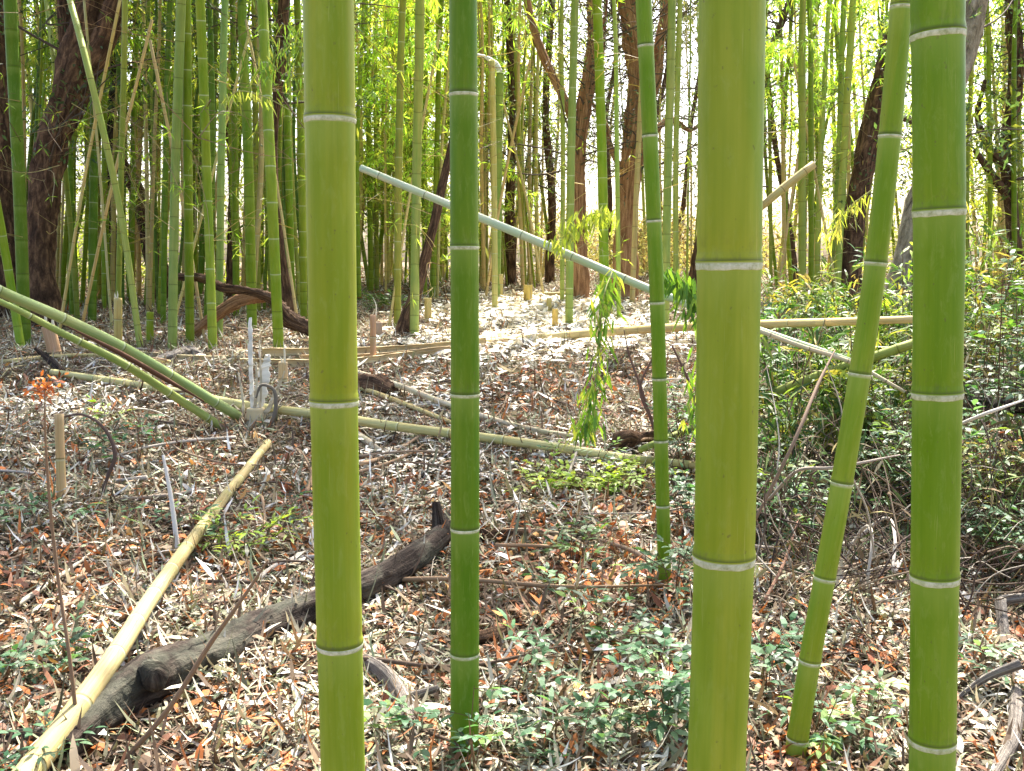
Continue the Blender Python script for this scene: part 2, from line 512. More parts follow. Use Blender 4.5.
def litter():
    mb = MB()
    rg = np.random.default_rng(3)
    for (y0, y1, dens, layers) in ((1.9, 4.2, 5200, 1), (4.2, 7, 3600, 1), (7, 11, 1900, 1), (11, 17, 620, 1), (17, 28, 170, 1)):
        n = int((y1 ** 2 - y0 ** 2) * .5 * 1.25 * dens)
        y = np.sqrt(rg.random(n) * (y1 ** 2 - y0 ** 2) + y0 ** 2)
        x = (rg.random(n) * 2 - 1) * .625 * y
        z = zg(x, y) + rg.random(n) ** 1.5 * .035
        far = max(1.0, y0 / 8)
        yaw = rg.random(n) * 6.283
        el = rg.normal(.05, .17, n)
        d = np.stack([np.cos(yaw) * np.cos(el), np.sin(yaw) * np.cos(el), np.sin(el)], 1)
        nr = np.stack([rg.normal(0, .45, n), rg.normal(0, .45, n), np.ones(n)], 1)
        L = rg.uniform(.03, .12, n) * far ** .5; Wd = rg.uniform(.006, .020, n) * far
        col = pal(rg, n, LIT, LITW, .22)
        pn = np.sin(x * 2.7 + 1.3 * np.sin(y * 1.9)) + np.sin(y * 3.3 + 1.7 * np.sin(x * 2.3 + 2)) + .8 * np.sin(x * 7.1 + y * 5.3)
        dark_leaf = rg.random(n) < .22 + .26 * np.clip(pn, 0, 2)  # patchy share of the leaves takes a darker palette
        col[dark_leaf] = pal(rg, int(dark_leaf.sum()), [(.10, .065, .04), (.16, .11, .065), (.13, .12, .06), (.22, .10, .05)], [3, 2, 2, 1], .25)
        z += .03 * np.clip(-pn, 0, 2) * rg.random(n)
        leaves(mb, np.stack([x, y, z], 1), d, nr, L, Wd, col, droop=rg.normal(.1, .7, n) * (rg.random(n) < .6), fold=.35, simple=y0 > 6.9)
    # broader leaves, orange and brown, in drifts
    spots = [(300, 500, .5), (395, 480, .5), (350, 520, .5), (520, 580, .5), (575, 585, .5), (640, 600, .5), (590, 570, .4), (230, 560, .6), (120, 590, .8), (40, 620, .8),
             (30, 700, .5), (200, 740, .5), (380, 520, .5), (470, 400, .8), (600, 410, .8), (540, 520, .6), (320, 730, .5), (520, 690, .6), (800, 620, .5), (860, 650, .5), (980, 620, .4),
             (560, 380, 1.), (420, 370, 1.), (660, 520, .6), (820, 720, .4), (250, 620, .5), (90, 560, .6),
             (464, 765, .12), (796, 768, .12), (665, 592, .15), (60, 400, .9), (200, 470, .7), (30, 470, .8), (620, 545, .6), (500, 480, .6)]
    for (px, py, rad) in spots:
        g = G(px, py)
        n = int(170 * rad + 30)
        x = g.x + rg.normal(0, rad * .55, n); y = g.y + rg.normal(0, rad * .6, n)
        z = zg(x, y) + .012 + rg.random(n) * .03
        yaw = rg.random(n) * 6.283; el = rg.normal(.08, .2, n)
        d = np.stack([np.cos(yaw) * np.cos(el), np.sin(yaw) * np.cos(el), np.sin(el)], 1)
        nr = np.stack([rg.normal(0, .5, n), rg.normal(0, .5, n), np.ones(n)], 1)
        col = pal(rg, n, [(.42, .13, .03), (.50, .20, .06), (.28, .10, .05), (.20, .09, .05), (.58, .32, .10)], [3, 2, 2, 2, 1], .2)
        leaves(mb, np.stack([x, y, z], 1), d, nr, rg.uniform(.035, .075, n), rg.uniform(.018, .036, n), col, droop=rg.normal(0, .4, n), fold=.3)
    # wide pale bleached sheaths and leaves
    n = 3400
    y = np.sqrt(rg.random(n) * (12 ** 2 - 2 ** 2) + 4); x = (rg.random(n) * 2 - 1) * .6 * y
    z = zg(x, y) + .015 + rg.random(n) * .03
    yaw = rg.random(n) * 6.283; el = rg.normal(.08, .18, n)
    d = np.stack([np.cos(yaw) * np.cos(el), np.sin(yaw) * np.cos(el), np.sin(el)], 1)
    nr = np.stack([rg.normal(0, .4, n), rg.normal(0, .4, n), np.ones(n)], 1)
    leaves(mb, np.stack([x, y, z], 1), d, nr, rg.uniform(.05, .15, n), rg.uniform(.02, .04, n),
           pal(rg, n, [(.70, .67, .62), (.55, .50, .40), (.40, .31, .2), (.24, .16, .1)], [3, 3, 2, 2], .15), droop=rg.normal(.1, .3, n), fold=.35)
    # pale sheaths over the clearing, with its sunlit glare put into their colour
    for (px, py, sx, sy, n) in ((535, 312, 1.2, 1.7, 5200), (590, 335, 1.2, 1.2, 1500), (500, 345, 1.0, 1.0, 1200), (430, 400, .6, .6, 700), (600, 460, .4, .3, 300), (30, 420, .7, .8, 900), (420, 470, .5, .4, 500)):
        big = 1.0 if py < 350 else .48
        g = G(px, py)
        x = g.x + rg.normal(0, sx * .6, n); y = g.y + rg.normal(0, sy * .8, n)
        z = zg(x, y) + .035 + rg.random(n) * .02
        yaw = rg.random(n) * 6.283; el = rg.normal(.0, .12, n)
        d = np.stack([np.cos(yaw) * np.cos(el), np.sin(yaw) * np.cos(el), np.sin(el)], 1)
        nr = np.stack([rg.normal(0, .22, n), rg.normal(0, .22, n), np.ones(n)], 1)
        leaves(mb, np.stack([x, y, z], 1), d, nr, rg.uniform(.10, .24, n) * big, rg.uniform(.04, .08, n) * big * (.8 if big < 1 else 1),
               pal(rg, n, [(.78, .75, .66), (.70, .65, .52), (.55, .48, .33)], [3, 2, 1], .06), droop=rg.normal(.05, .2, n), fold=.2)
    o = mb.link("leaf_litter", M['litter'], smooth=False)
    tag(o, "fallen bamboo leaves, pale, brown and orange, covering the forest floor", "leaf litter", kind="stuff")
litter()

def twig_litter():
    mb = MB(); rg = np.random.default_rng(9)
    for k in range(1500):
        y = math.sqrt(rg.random() * (15 ** 2 - 4) + 4); x = (rg.random() * 2 - 1) * .6 * y
        a = rg.random() * 6.283; L = rg.uniform(.12, .7) * (1 if y < 8 else 1.6)
        dx, dy = math.cos(a) * L, math.sin(a) * L
        b = rg.normal(0, .06 * L)
        p0 = on(x, y, rg.uniform(.0, .05)); p1 = on(x + dx * .5 - dy * b, y + dy * .5 + dx * b, rg.uniform(.01, .06)); p2 = on(x + dx, y + dy, rg.uniform(.0, .07))
        c = pal(rg, 1, [(.30, .22, .14), (.14, .09, .06), (.50, .45, .36), (.09, .06, .045), (.36, .32, .18)], [3, 3, 2, 2, 2])[0]
        r = rg.uniform(.0012, .0042) * (1 if y < 7 else 1.7)
        tube(mb, [p0, p1, p2], [r, r * .8, r * .4], sides=4, n=3, cap=False, col=c)
    for k in range(170):
        y = rg.uniform(3.4, 12); x = rg.choice([-1, 1]) * rg.uniform(.12, .58) * y if rg.random() < .75 else rg.uniform(-.3, .3) * y
        a = rg.random() * 6.283; L = rg.uniform(.4, 1.3)
        dx, dy = math.cos(a) * L, math.sin(a) * L; b = rg.normal(0, .12)
        pts = [on(x + dx * t - dy * b * math.sin(t * 3), y + dy * t + dx * b * math.sin(t * 3), rg.uniform(.01, .09)) for t in (0, .3, .65, 1)]
        r = rg.uniform(.005, .013); c = pal(rg, 1, [(.10, .07, .05), (.22, .16, .11), (.36, .32, .27), (.30, .20, .12)], [3, 2, 1.5, 1.5])[0]
        tube(mb, pts, [r, r * .9, r * .7, r * .3], sides=6, n=5, rough=.1, seed=k, col=c)
    tag(mb.link("twig_litter", M['twig']), "small dry twigs strewn over the fallen leaves", "twigs", kind="stuff")
twig_litter()

# ------------------------------------------------------------------ bamboo leaf sprays (shared meshes)
BG = [(.085, .17, .025), (.12, .21, .03), (.17, .26, .045), (.06, .12, .02), (.26, .30, .07)]

def spray_mesh(name, seed, z0, z1, nb, per, reach, tone=1.0, leafL=.12, leafW=.016, colw=(3, 3, 3, 2, 1), grow=1.0, bare=14):
    """branches leaving a culm at heights z0..z1, each hung with fans of narrow leaves; local coordinates, culm on the z axis"""
    rg = np.random.default_rng(seed); mb = MB()
    for b in range(nb):
        z = rg.uniform(z0, z1); az = rg.random() * 6.283; el = rg.uniform(.15, .9)
        Lb = reach * rg.uniform(.5, 1.15)
        o = np.array([0, 0, z]); d = np.array([math.cos(az) * math.cos(el), math.sin(az) * math.cos(el), math.sin(el)])
        def at(t): t = np.asarray(t)[..., None]; return o + d * Lb * t - np.array([0, 0, .55]) * Lb * t * t
        ts = np.linspace(0, 1, 5)
        tube(mb, list(at(ts)), [.006, .005, .004, .003, .002], sides=3, n=2, cap=False, col=(.16, .20, .06))
        nf = per
        tf = rg.uniform(.18, 1.0, nf)
        bp = at(tf)
        off = rnd_dirs(rg, nf) * (reach * .22 * rg.random((nf, 1)) + .03)
        tip = bp + off
        for q in range(0, nf, 2):
            a, c = bp[q], tip[q]
            tube(mb, [a, (a + c) / 2 + np.array([0, 0, .02]), c], [.0022, .002, .0015], sides=3, n=1, cap=False, col=(.18, .22, .07))
        k = 5
        pp = np.repeat(tip, k, 0)
        dd = np.repeat(off / (np.linalg.norm(off, axis=1)[:, None]), k, 0) * .5 + rnd_dirs(rg, nf * k) * .7 + np.repeat(np.array([[d[0], d[1], 0]]), nf * k, 0) * .5
        dd[:, 2] -= .35
        nn = rnd_dirs(rg, nf * k) * .7; nn[:, 2] += 1
        fcol = np.repeat(pal(rg, nf, BG, colw, .2), k, 0) * tone
        leaves(mb, pp, dd, nn, rg.uniform(.6, 1.15, nf * k) * leafL * grow, rg.uniform(.7, 1.2, nf * k) * leafW * grow, fcol, droop=rg.uniform(.1, .5, nf * k), fold=.15, simple=True)
    for b in range(bare):
        z = rg.uniform(.8, z0 + .6); az = rg.random() * 6.283; L = rg.uniform(.35, 1.2)
        d = np.array([math.cos(az), math.sin(az), rg.uniform(-.25, .8)])
        o = np.array([0, 0, z]); mid = o + d * L * .5 + rg.normal(0, .05, 3); e = o + d * L + rg.normal(0, .12, 3)
        c = pal(rg, 1, [(.30, .27, .12), (.18, .13, .08), (.40, .36, .22)], [2, 2, 1])[0]
        tube(mb, [o, mid, e], [.005, .0035, .0015], sides=3, n=4, cap=False, col=c)
        for q in range(3):
            m2 = o + (e - o) * rg.uniform(.4, 1); f = m2 + rnd_dirs(rg, 1)[0] * rg.uniform(.1, .35)
            tube(mb, [m2, f], [.0025, .001], sides=3, n=1, cap=False, col=c)
            if rg.random() < .5:
                leaves(mb, np.tile(f, (4, 1)), rnd_dirs(rg, 4), rnd_dirs(rg, 4), .11, .014, pal(rg, 4, BG, colw, .2) * tone, simple=True)
    return mb.mesh(name, M['bleaf'], smooth=False)

CROWN_HIGH = [spray_mesh("foliage", 20 + i, 5.6, 9.2, 24, 14, 1.1, 1.3, .14, .022) for i in range(3)]
CROWN_MID = [spray_mesh("foliage", 30 + i, 2.9, 8.0, 22, 13, .9, 2.4, .14, .020, (2, 3, 4, 1, 3)) for i in range(3)]
CROWN_LOW = [spray_mesh("foliage", 40 + i, 1.2, 7.0, 30, 15, .8, 2.8, .14, .020, (1, 3, 4, 1, 4)) for i in range(3)]
CROWN_FAR = [spray_mesh("foliage", 50 + i, 3.2, 8.5, 22, 14, 1.2, 1.6, .16, .028, (2, 3, 4, 1, 3)) for i in range(3)]

CROWN_FRONT = [spray_mesh('foliage', 80 + i, 5.6, 9.2, 24, 14, 1.1, 1.3, .14, .022, bare=0) for i in range(3)]
SHADE_CANOPY = [spray_mesh('foliage', 70 + i, 6.4, 10.0, 54, 22, 1.9, 1.1, .15, .026, bare=0) for i in range(3)]  # unseen extra leaf crowns, added overhead to shade the foreground

def crown(parent, meshes, idx, z=0.0, rot=None, scale=1.0, lean=(0, 0)):
    o = bpy.data.objects.new("foliage", meshes[idx % len(meshes)])
    COL.objects.link(o); o.parent = parent
    o.location = (0, 0, z)
    o.rotation_euler = (-lean[1], lean[0], (idx * 2.399) if rot is None else rot)
    o.scale = (scale,) * 3
    return o

GREEN = {
    'yellow': (.195, .24, .010), 'mid': (.13, .205, .004), 'deep': (.075, .15, .003), 'fresh': (.17, .245, .006),
    'pale': (.27, .32, .06), 'blue': (.20, .265, .055), 'dark': (.06, .12, .012), 'olive': (.21, .24, .03),
    'tan': (.45, .39, .17), 'cream': (.60, .54, .30), 'grey': (.50, .46, .34), 'straw': (.50, .43, .15), 'honey': (.56, .43, .10),
}

def set_col(o, c, jit=0.0):
    c = GREEN[c] if isinstance(c, str) else c
    o.color = (*[max(0, q * (1 + jit * random.uniform(-1, 1))) for q in c], 1)

# ------------------------------------------------------------------ foreground culms
def front_culm(label, pix, Yd, wpx, nodes_px, tone, base=None, top=9.5, crown_i=0, sides=40, band=.013):
    """pix: (x,y) down the culm; wpx: (width at first, width at last)"""
    pts = [P(x, y, Yd) for x, y in pix]
    a, b = pts[-2], pts[-1]
    gz = float(zg(b.x, b.y))
    if base is None:
        t = (b.z - gz + .03) / max(1e-3, (a.z - b.z))
        pts.append(b + (b - a) * t)
    d = (pts[0] - pts[1]).normalized()
    up = pts[0] + d * ((top - pts[0].z) / d.z)
    pts = pts[::-1] + [up]
    D0, D1 = wpx[0] * Yd / F, wpx[1] * Yd / F
    base_p = pts[0].copy()
    dense, s = spline(pts, 24)
    # nodes at the given picture rows, then continuing up and down with the last spacing
    zs = []
    for y in nodes_px:
        x = np.interp(y, [q[1] for q in pix], [q[0] for q in pix])
        zs.append(P(x, y, Yd).z)
    sn = list(np.interp(zs, dense[:, 2], s))
    sn.sort()
    vis = list(sn)
    gap = sn[1] - sn[0]
    q = sn[0]
    while q - gap * .85 > .06: gap *= .85; q -= gap; sn.append(q)
    q = max(vis); gap = vis[-1] - vis[-2]
    while q + gap < s[-1]: q += gap; sn.append(q)
    zt = np.linspace(0, 1, 6)
    ztop = P(pix[0][0], pix[0][1], Yd).z; zb = P(pix[-1][0], pix[-1][1], Yd).z
    def rz(z):
        t = (z - zb) / (ztop - zb)
        r = (D1 + (D0 - D1) * min(t, 1.0)) / 2
        if z > ztop: r *= max(.25, 1 - (z - ztop) / (top - ztop + 1) * .75)
        return r
    rads = [rz(p.z) for p in pts]
    mb = MB()
    pos, ss, T, r, A, B = tube(mb, pts, rads, sides=sides, nodes=sn, step=.12, n=24)
    o = mb.link("bamboo_culm", M['culm'], base_p)
    set_col(o, tone)
    tag(o, label, "bamboo", "living bamboo culms in the foreground")
    for q in vis:
        ring = MB()
        kk = np.array([-1.08, -1.0, -.85, -.5, -.25, -.1]) * band
        p = np.stack([np.interp(q + kk, ss, pos[:, c]) for c in range(3)], 1)
        rr = np.interp(q + kk, ss, r) + np.array([-.0005, .0009, .0014, .0014, .0012, -.0006])
        j = int(np.searchsorted(ss, q)); a_, b_ = A[min(j, len(A) - 1)], B[min(j, len(B) - 1)]
        ang = np.arange(sides + 1) / sides * 6.28318
        wob = 1 + .0  # ring follows the culm
        v = p[:, None] + a_ * (rr[:, None] * np.cos(ang))[..., None] + b_ * (rr[:, None] * np.sin(ang))[..., None]
        # ragged lower edge of the wax
        v[0:2] -= T[min(j, len(T) - 1)] * (.0006 * np.sin(ang * 5 + q * 9) + .0004 * np.sin(ang * 11 + q))[None, :, None]
        i = np.arange(len(kk) - 1)[:, None] * (sides + 1); jj = np.arange(sides)[None]
        ring.add(v.reshape(-1, 3), np.stack([i + jj, i + jj + 1, i + jj + sides + 2, i + jj + sides + 1], -1).reshape(-1, 4))
        ring.link("node_ring", M['ring'], base_p, parent=o)
    lean = Vector(up) - base_p
    crown(o, CROWN_FRONT, crown_i, 0, None, 1.0, (math.atan2(lean.x, lean.z), math.atan2(lean.y, lean.z)))
    return o

BY = G(464, 762).y
CY = G(665, 588).y
EY = G(796, 762).y
front_culm("thick yellow-green bamboo culm left of centre, pale rings, cut off by both frame edges", [(328.5, 0), (334, 400), (343, 771)], 2.0, (49, 46), [118, 400, 642], 'yellow', crown_i=0, band=.010)
front_culm("straight slim deep-green bamboo culm just left of the picture centre", [(463, 0), (465, 390), (464.5, 762)], BY, (27, 30), [93, 246, 393, 527, 652], (.078, .158, .002), crown_i=1, band=.009)
front_culm("thinnest foreground bamboo culm, slightly leaning, beside the thickest one", [(643.5, 0), (650, 135), (657, 300), (661, 440), (665, 588)], CY, (15.5, 13.5), [45, 135, 220, 302, 378, 440, 505, 560], (.115, .20, .003), crown_i=2, sides=24, band=.008)
front_culm("thickest bamboo culm right of centre with two broad pale rings", [(732, 0), (729, 262), (724, 555), (716, 771)], 1.78, (64, 60), [262, 555], (.185, .24, .010), crown_i=3, sides=48)
front_culm("slender bamboo culm leaning to the right beside the rightmost one", [(902, 0), (889.5, 140), (875, 270), (842, 482), (810, 660), (794, 762)], EY, (21, 22), [6, 135, 262, 373, 482, 577, 660, 738], (.15, .22, .008), crown_i=4, sides=28, band=.007)
front_culm("rightmost thick green bamboo culm with five bright white rings", [(937.5, 0), (939, 210), (936, 480), (932, 771)], 2.15, (49, 46), [33, 210, 392, 575, 738], (.105, .195, .002), crown_i=5)

# ------------------------------------------------------------------ standing background culms
def back_culm(label, group, pix, w, tone, crown_m=None, idx=0, top=8.5, nodegap=.34, base=None, cut=None, dry=False, sides=12, extra=None):
    """pix from the base upward; the base pixel sits on the ground"""
    b = G(*pix[0]) if base is None else base
    Yd = b.y
    pts = [b - Vector((0, 0, .04))] + [P(x, y, Yd + .25 * k * random.uniform(-1, 1)) for k, (x, y) in enumerate(pix[1:], 1)]
    if cut is None:
        d = (pts[-1] - pts[-2]).normalized()
        if pts[-1].z < top: pts.append(pts[-1] + d * ((top - pts[-1].z) / max(.3, d.z)) + Vector((random.uniform(-.4, .4), random.uniform(-.4, .4), 0)))
    r0 = w * Yd / F / 2 * .9
    n = len(pts)
    rads = [r0 * (1.0 if p.z < 4 else max(.3, 1 - (p.z - 4) / 8)) for p in pts]
    _, s = spline(pts, 12)
    sn = list(np.arange(.12, .5, .17)) + list(np.arange(.5 + random.uniform(0, nodegap), s[-1], nodegap))
    sn = [q for q in sn if q < s[-1] - .01]
    mb = MB()
    tube(mb, pts, rads, sides=sides, nodes=sn, fine=False, step=.5, hollow=cut is not None)
    o = mb.link("bamboo_culm", M['dry' if dry else 'culm'], pts[0])
    set_col(o, tone, .08)
    tag(o, label, "bamboo", group)
    if crown_m is not None:
        ln = pts[-1] - pts[0]
        crown(o, crown_m, idx, 0, None, random.uniform(.9, 1.15), (math.atan2(ln.x, ln.z), math.atan2(ln.y, ln.z)))
    if extra is not None:
        c = crown(o, extra, idx, random.uniform(-.3, .5), random.random() * 6.28, random.uniform(.9, 1.2))
    return o

GL = "standing bamboo in the dense grove on the left"
GM = "standing bamboo between the foreground culms in the middle"
GR = "standing bamboo behind the right-hand undergrowth"
BACK = [
    (GL, [(25, 348), (19, 180), (10, 0)], 13, 'deep', 'H', "stout dark green culm nearest the left edge, in front of the leaning brown trunk"),
    (GL, [(22, 352), (10, 280), (-6, 190)], 9, 'fresh', 'H', "bright green culm leaning out of the left frame edge"),
    (GL, [(50, 310), (45, 210), (40, 112)], 4, 'straw', None, "dead straw-coloured cane with a cut top against the leaning brown trunk"),
    (GL, [(78, 322), (68, 200), (54, 60), (46, 0)], 5.5, 'olive', 'H', "slim olive culm crossing the face of the leaning brown trunk"),
    (GL, [(141, 350), (121, 215), (86, 60), (70, 0)], 7, 'pale', 'H', "pale grey-green culm slanting up leftwards across the grove"),
    (GL, [(92, 322), (94, 150), (96, 0)], 9, 'deep', 'H', "upright deep green culm just right of the leaning brown trunk"),
    (GL, [(117, 342), (121, 180), (125, 0)], 6, 'olive', 'H', "olive culm rising beside a short tan stake"),
    (GL, [(104, 312), (104, 150), (108, 0)], 5, 'mid', 'H', "thin green culm second to the right of the leaning brown trunk"),
    (GL, [(131, 305), (134, 150), (138, 0)], 5, 'fresh', 'H', "thin fresh green culm behind the pale slanting one"),
    (GL, [(152, 310), (154, 150), (148, 0)], 5, 'olive', 'H', "thin olive culm left of the pale blue-green pair"),
    (GL, [(172, 352), (175, 180), (181, 0)], 10, 'blue', 'H', "pale blue-green culm, leftmost of the front row of the grove"),
    (GL, [(190, 347), (188, 180), (186, 0)], 9.5, 'mid', 'H', "bright green culm directly right of the pale blue-green one"),
    (GL, [(213, 353), (207, 180), (200, 0)], 10, 'fresh', 'H', "fresh green culm standing in front of the gnarled dead log"),
    (GL, [(206, 322), (212, 160), (209, 0)], 6.5, 'deep', 'H', "deep green culm tucked behind the fresh green ones"),
    (GL, [(219, 340), (221, 180), (225, 0)], 8, 'blue', 'H', "pale dusty culm standing over the gnarled dead log"),
    (GL, [(236, 318), (235, 150), (232, 0)], 7, 'mid', 'H', "mid green culm just right of the dusty pale one"),
    (GL, [(252, 330), (248, 150), (242, 0)], 11, 'mid', 'H', "stout green culm left of the front culm by the gnarled log's end"),
    (GL, [(258, 312), (256, 150), (254, 0)], 6.5, 'olive', 'H', "olive culm half hidden behind stout green neighbours"),
    (GL, [(279, 353), (271, 180), (262, 0)], 11.5, 'fresh', 'H', "stout bright culm at the right end of the gnarled dead log"),
    (GL, [(283, 312), (277, 150), (275, 0)], 6.5, 'deep', 'H', "slim deep green culm behind the log's right end"),
    (GL, [(292, 314), (288, 150), (284, 0)], 8, 'mid', 'H', "green culm second from the thick foreground culm's left edge"),
    (GL, [(304, 322), (301, 150), (297, 0)], 8, 'fresh', 'H', "fresh green culm beside the thick foreground culm's left edge"),
    (GL, [(163, 325), (166, 150), (170, 0)], 6, 'deep', 'H', "deep green culm left behind the pale blue-green one"),
    (GL, [(72, 318), (70, 150), (62, 0)], 5.5, 'deep', 'H', "dark slim culm in front of the brown trunk's right side"),
    (GM, [(371, 292), (369, 150), (366, 0)], 6, 'fresh', 'M', "slim bright culm first right of the thick yellow-green culm"),
    (GM, [(377, 290), (376, 150), (378, 0)], 5, 'olive', 'M', "thin olive culm among the pale leaves right of the thick yellow-green culm"),
    (GM, [(397, 330), (399, 150), (403, 0)], 8, 'olive', 'M', "olive culm left of the brown leaning trunk foot"),
    (GM, [(414, 338), (417, 150), (420, 0)], 10, 'pale', 'M', "pale grey-green culm in front of the brown leaning trunk foot"),
    (GM, [(433, 300), (437, 150), (442, 0)], 6, 'mid', 'M', "mid green culm left of the slim deep-green foreground culm"),
    (GM, [(425, 296), (424, 150), (428, 0)], 5, 'fresh', 'L', "thin fresh culm in the bright leaves near the slim foreground culm"),
    (GM, [(485, 285), (486, 150), (484, 0)], 6, 'olive', 'M', "olive culm first right of the slim deep-green foreground culm"),
    (GM, [(495, 312), (494, 180), (492, 60)], 6.5, 'straw', None, "straw-coloured dry culm right of the slim foreground culm"),
    (GM, [(525, 288), (521, 180), (516, 60), (514, 0)], 5, 'olive', 'L', "thin olive culm rising behind the cut yellow stumps"),
    (GM, [(538, 285), (536, 150), (540, 0)], 4.5, 'straw', None, "thin straw-coloured cane left of the forked red-barked tree"),
    (GM, [(562, 305), (563, 150), (562, 0)], 5, 'pale', 'M', "thin pale culm left of the forked red-barked tree"),
    (GM, [(569, 328), (571, 160), (575, 0)], 8.5, 'blue', 'M', "blue-green culm crossing in front of the forked red-barked tree"),
    (GM, [(605, 322), (602, 160), (597, 0)], 10.5, 'fresh', 'H', "bright culm right of the forked red-barked tree, behind the drooping leaves"),
    (GM, [(619, 322), (617, 160), (614, 0)], 5, 'pale', 'M', "thin pale culm in front of the shaggy red-barked tree"),
    (GM, [(632, 305), (637, 180), (642, 80)], 6, 'tan', None, "dry tan cane leaning against the shaggy red-barked tree"),
    (GM, [(665, 330), (668, 160), (672, 0)], 9, 'blue', 'M', "pale culm against the white sky beside the thinnest foreground culm"),
    (GM, [(676, 310), (676, 150), (680, 0)], 6, 'pale', 'M', "slim pale culm just left of the thickest foreground culm"),
    (GR, [(802, 316), (802, 150), (803, 0)], 8, 'olive', 'M', "olive culm standing right of the thickest foreground culm"),
    (GR, [(811, 314), (811, 150), (809, 0)], 6, 'mid', 'M', "mid green culm right beside the olive one"),
    (GR, [(816, 308), (821, 150), (829, 0)], 6, 'pale', 'M', "pale culm bending right beside the green and olive pair"),
    (GR, [(830, 308), (838, 180), (844, 0)], 7, 'blue', 'M', "blue-green culm left of the dark leaning trunk"),
    (GR, [(836, 310), (843, 170), (853, 0)], 8, 'pale', 'M', "pale dusty culm touching the dark leaning trunk's left side"),
    (GR, [(785, 300), (783, 150), (780, 0)], 4.5, 'straw', 'M', "thin straw-coloured cane nearest the thickest culm's right edge"),
    (GR, [(771, 300), (770, 150), (766, 0)], 4, 'olive', 'M', "very thin olive cane skirting the thickest culm's right edge"),
    (GR, [(968, 300), (968, 150), (972, 60)], 4, 'olive', 'M', "thin olive cane touching the rightmost thick culm's right edge"),
    (GR, [(990, 300), (990, 150), (987, 0)], 5, 'fresh', 'M', "thin green cane midway between the rightmost thick culm and the frame"),
    (GR, [(1015, 300), (1014, 150), (1016, 0)], 5.5, 'mid', 'M', "thin green cane nearest the right frame edge"),
    (GR, [(1003, 296), (1003, 150), (1006, 40)], 4, 'straw', 'M', "thin straw-coloured cane near the right frame edge"),
]
CROWN_SPARSE = [spray_mesh('foliage', 60 + i, 5.2, 8.5, 14, 10, 1.0, 1.4) for i in range(2)]
CM = {'S': CROWN_SPARSE, 'H': CROWN_HIGH, 'M': CROWN_MID, 'L': CROWN_LOW, None: None}
for k, (g, pix, w, tone, cm, lab) in enumerate(BACK):
    isdry = tone in ('straw', 'tan', 'cream')
    yb_ = G(*pix[0]).y
    if cm in ('M', 'L') and 540 < pix[0][0] < 700: cm = 'S'
    back_culm(lab, g, pix, w, tone, CM[cm], k, cut=None if cm else 1, dry=isdry, extra=SHADE_CANOPY if cm and yb_ < 12.5 else None)

# deeper rows: thin canes nobody can tell apart
def filler(n, x0, x1, yb0, yb1, w0, w1, tones, cm, label, group, seed, where, cprob=.5, avoid=()):
    rg = random.Random(seed)
    for k in range(n):
        for _ in range(20):
            x = rg.uniform(x0, x1)
            if not any(a < x < b for a, b in avoid): break
        yb = yb0 + (yb1 - yb0) * rg.random() ** 1.3
        ln = rg.gauss(0, 7) if rg.random() < .75 else rg.gauss(0, 26); bow = rg.gauss(0, 4)
        b = G(x, yb)
        w = rg.uniform(w0, w1)
        tone = rg.choice(tones)
        third = int(3 * min(.999, max(0, (x - x0) / (x1 - x0))))
        word = {'deep': 'deep green', 'mid': 'mid green', 'dark': 'dark green', 'olive': 'olive', 'fresh': 'bright green', 'pale': 'pale green', 'tan': 'dead tan', 'straw': 'straw-coloured'}[tone]
        back_culm(label.replace('@', word) + ", " + where[third], group, [(x, yb), (x + ln * .5 + bow, 150), (x + ln, 0)], w, tone, cm if rg.random() < cprob else None, k, nodegap=.36, sides=8, dry=tone in ('tan', 'straw'))

filler(74, -25, 312, 292, 318, 2.8, 6.0, ['deep', 'mid', 'dark', 'olive', 'fresh', 'tan', 'straw'], CROWN_FAR,
       "thin @ cane deep in the left grove", "thin canes deep in the left grove", 1, ("near the big leaning trunk", "between trunk and gnarled log", "behind the gnarled log"), .35)
filler(46, -25, 312, 284, 296, 2.6, 4.2, ['deep', 'dark', 'olive', 'mid', 'straw'], CROWN_FAR,
       "hair-thin @ cane far back", "farthest canes of the left grove", 2, ("behind the big leaning trunk", "mid left grove", "behind the log's right end"), .3)
filler(34, 356, 448, 278, 300, 2.6, 5.5, ['olive', 'mid', 'fresh', 'straw'], CROWN_LOW,
       "thin distant @ cane among the bright leaves", "thin canes between the left foreground culms", 3, ("by the thick yellow-green culm", "midway between the two culms", "by the slim culm"), .6)
filler(26, 478, 560, 272, 292, 2.2, 4.5, ['olive', 'straw', 'fresh', 'tan'], CROWN_FAR,
       "thin distant @ cane behind the clearing", "thin canes behind the clearing", 4, ("nearest the slim culm", "above the cut stumps", "nearest the forked tree"), .3)
filler(26, 766, 912, 276, 300, 2.4, 5, ['olive', 'straw', 'fresh', 'mid'], CROWN_MID,
       "thin distant @ cane behind the undergrowth", "thin canes right of the thickest culm", 5, ("nearest the thickest culm", "left of the dark trunk", "right of the dark trunk"), .35)
filler(13, 596, 700, 272, 292, 1.8, 3.6, ['olive', 'straw', 'pale', 'tan'], None,
       "hair-thin distant @ cane before the white sky gap", "hair-thin canes in the white sky gap", 7, ("nearest the red-barked trees", "midway along the gap", "nearest the thickest culm"), 0)
filler(14, 962, 1045, 276, 298, 2.2, 4.5, ['olive', 'straw', 'fresh'], CROWN_MID,
       "thin distant @ cane right of the rightmost culm", "thin canes beyond the rightmost thick culm", 6, ("close beside it", "midway to the frame edge", "at the frame edge"), .35)

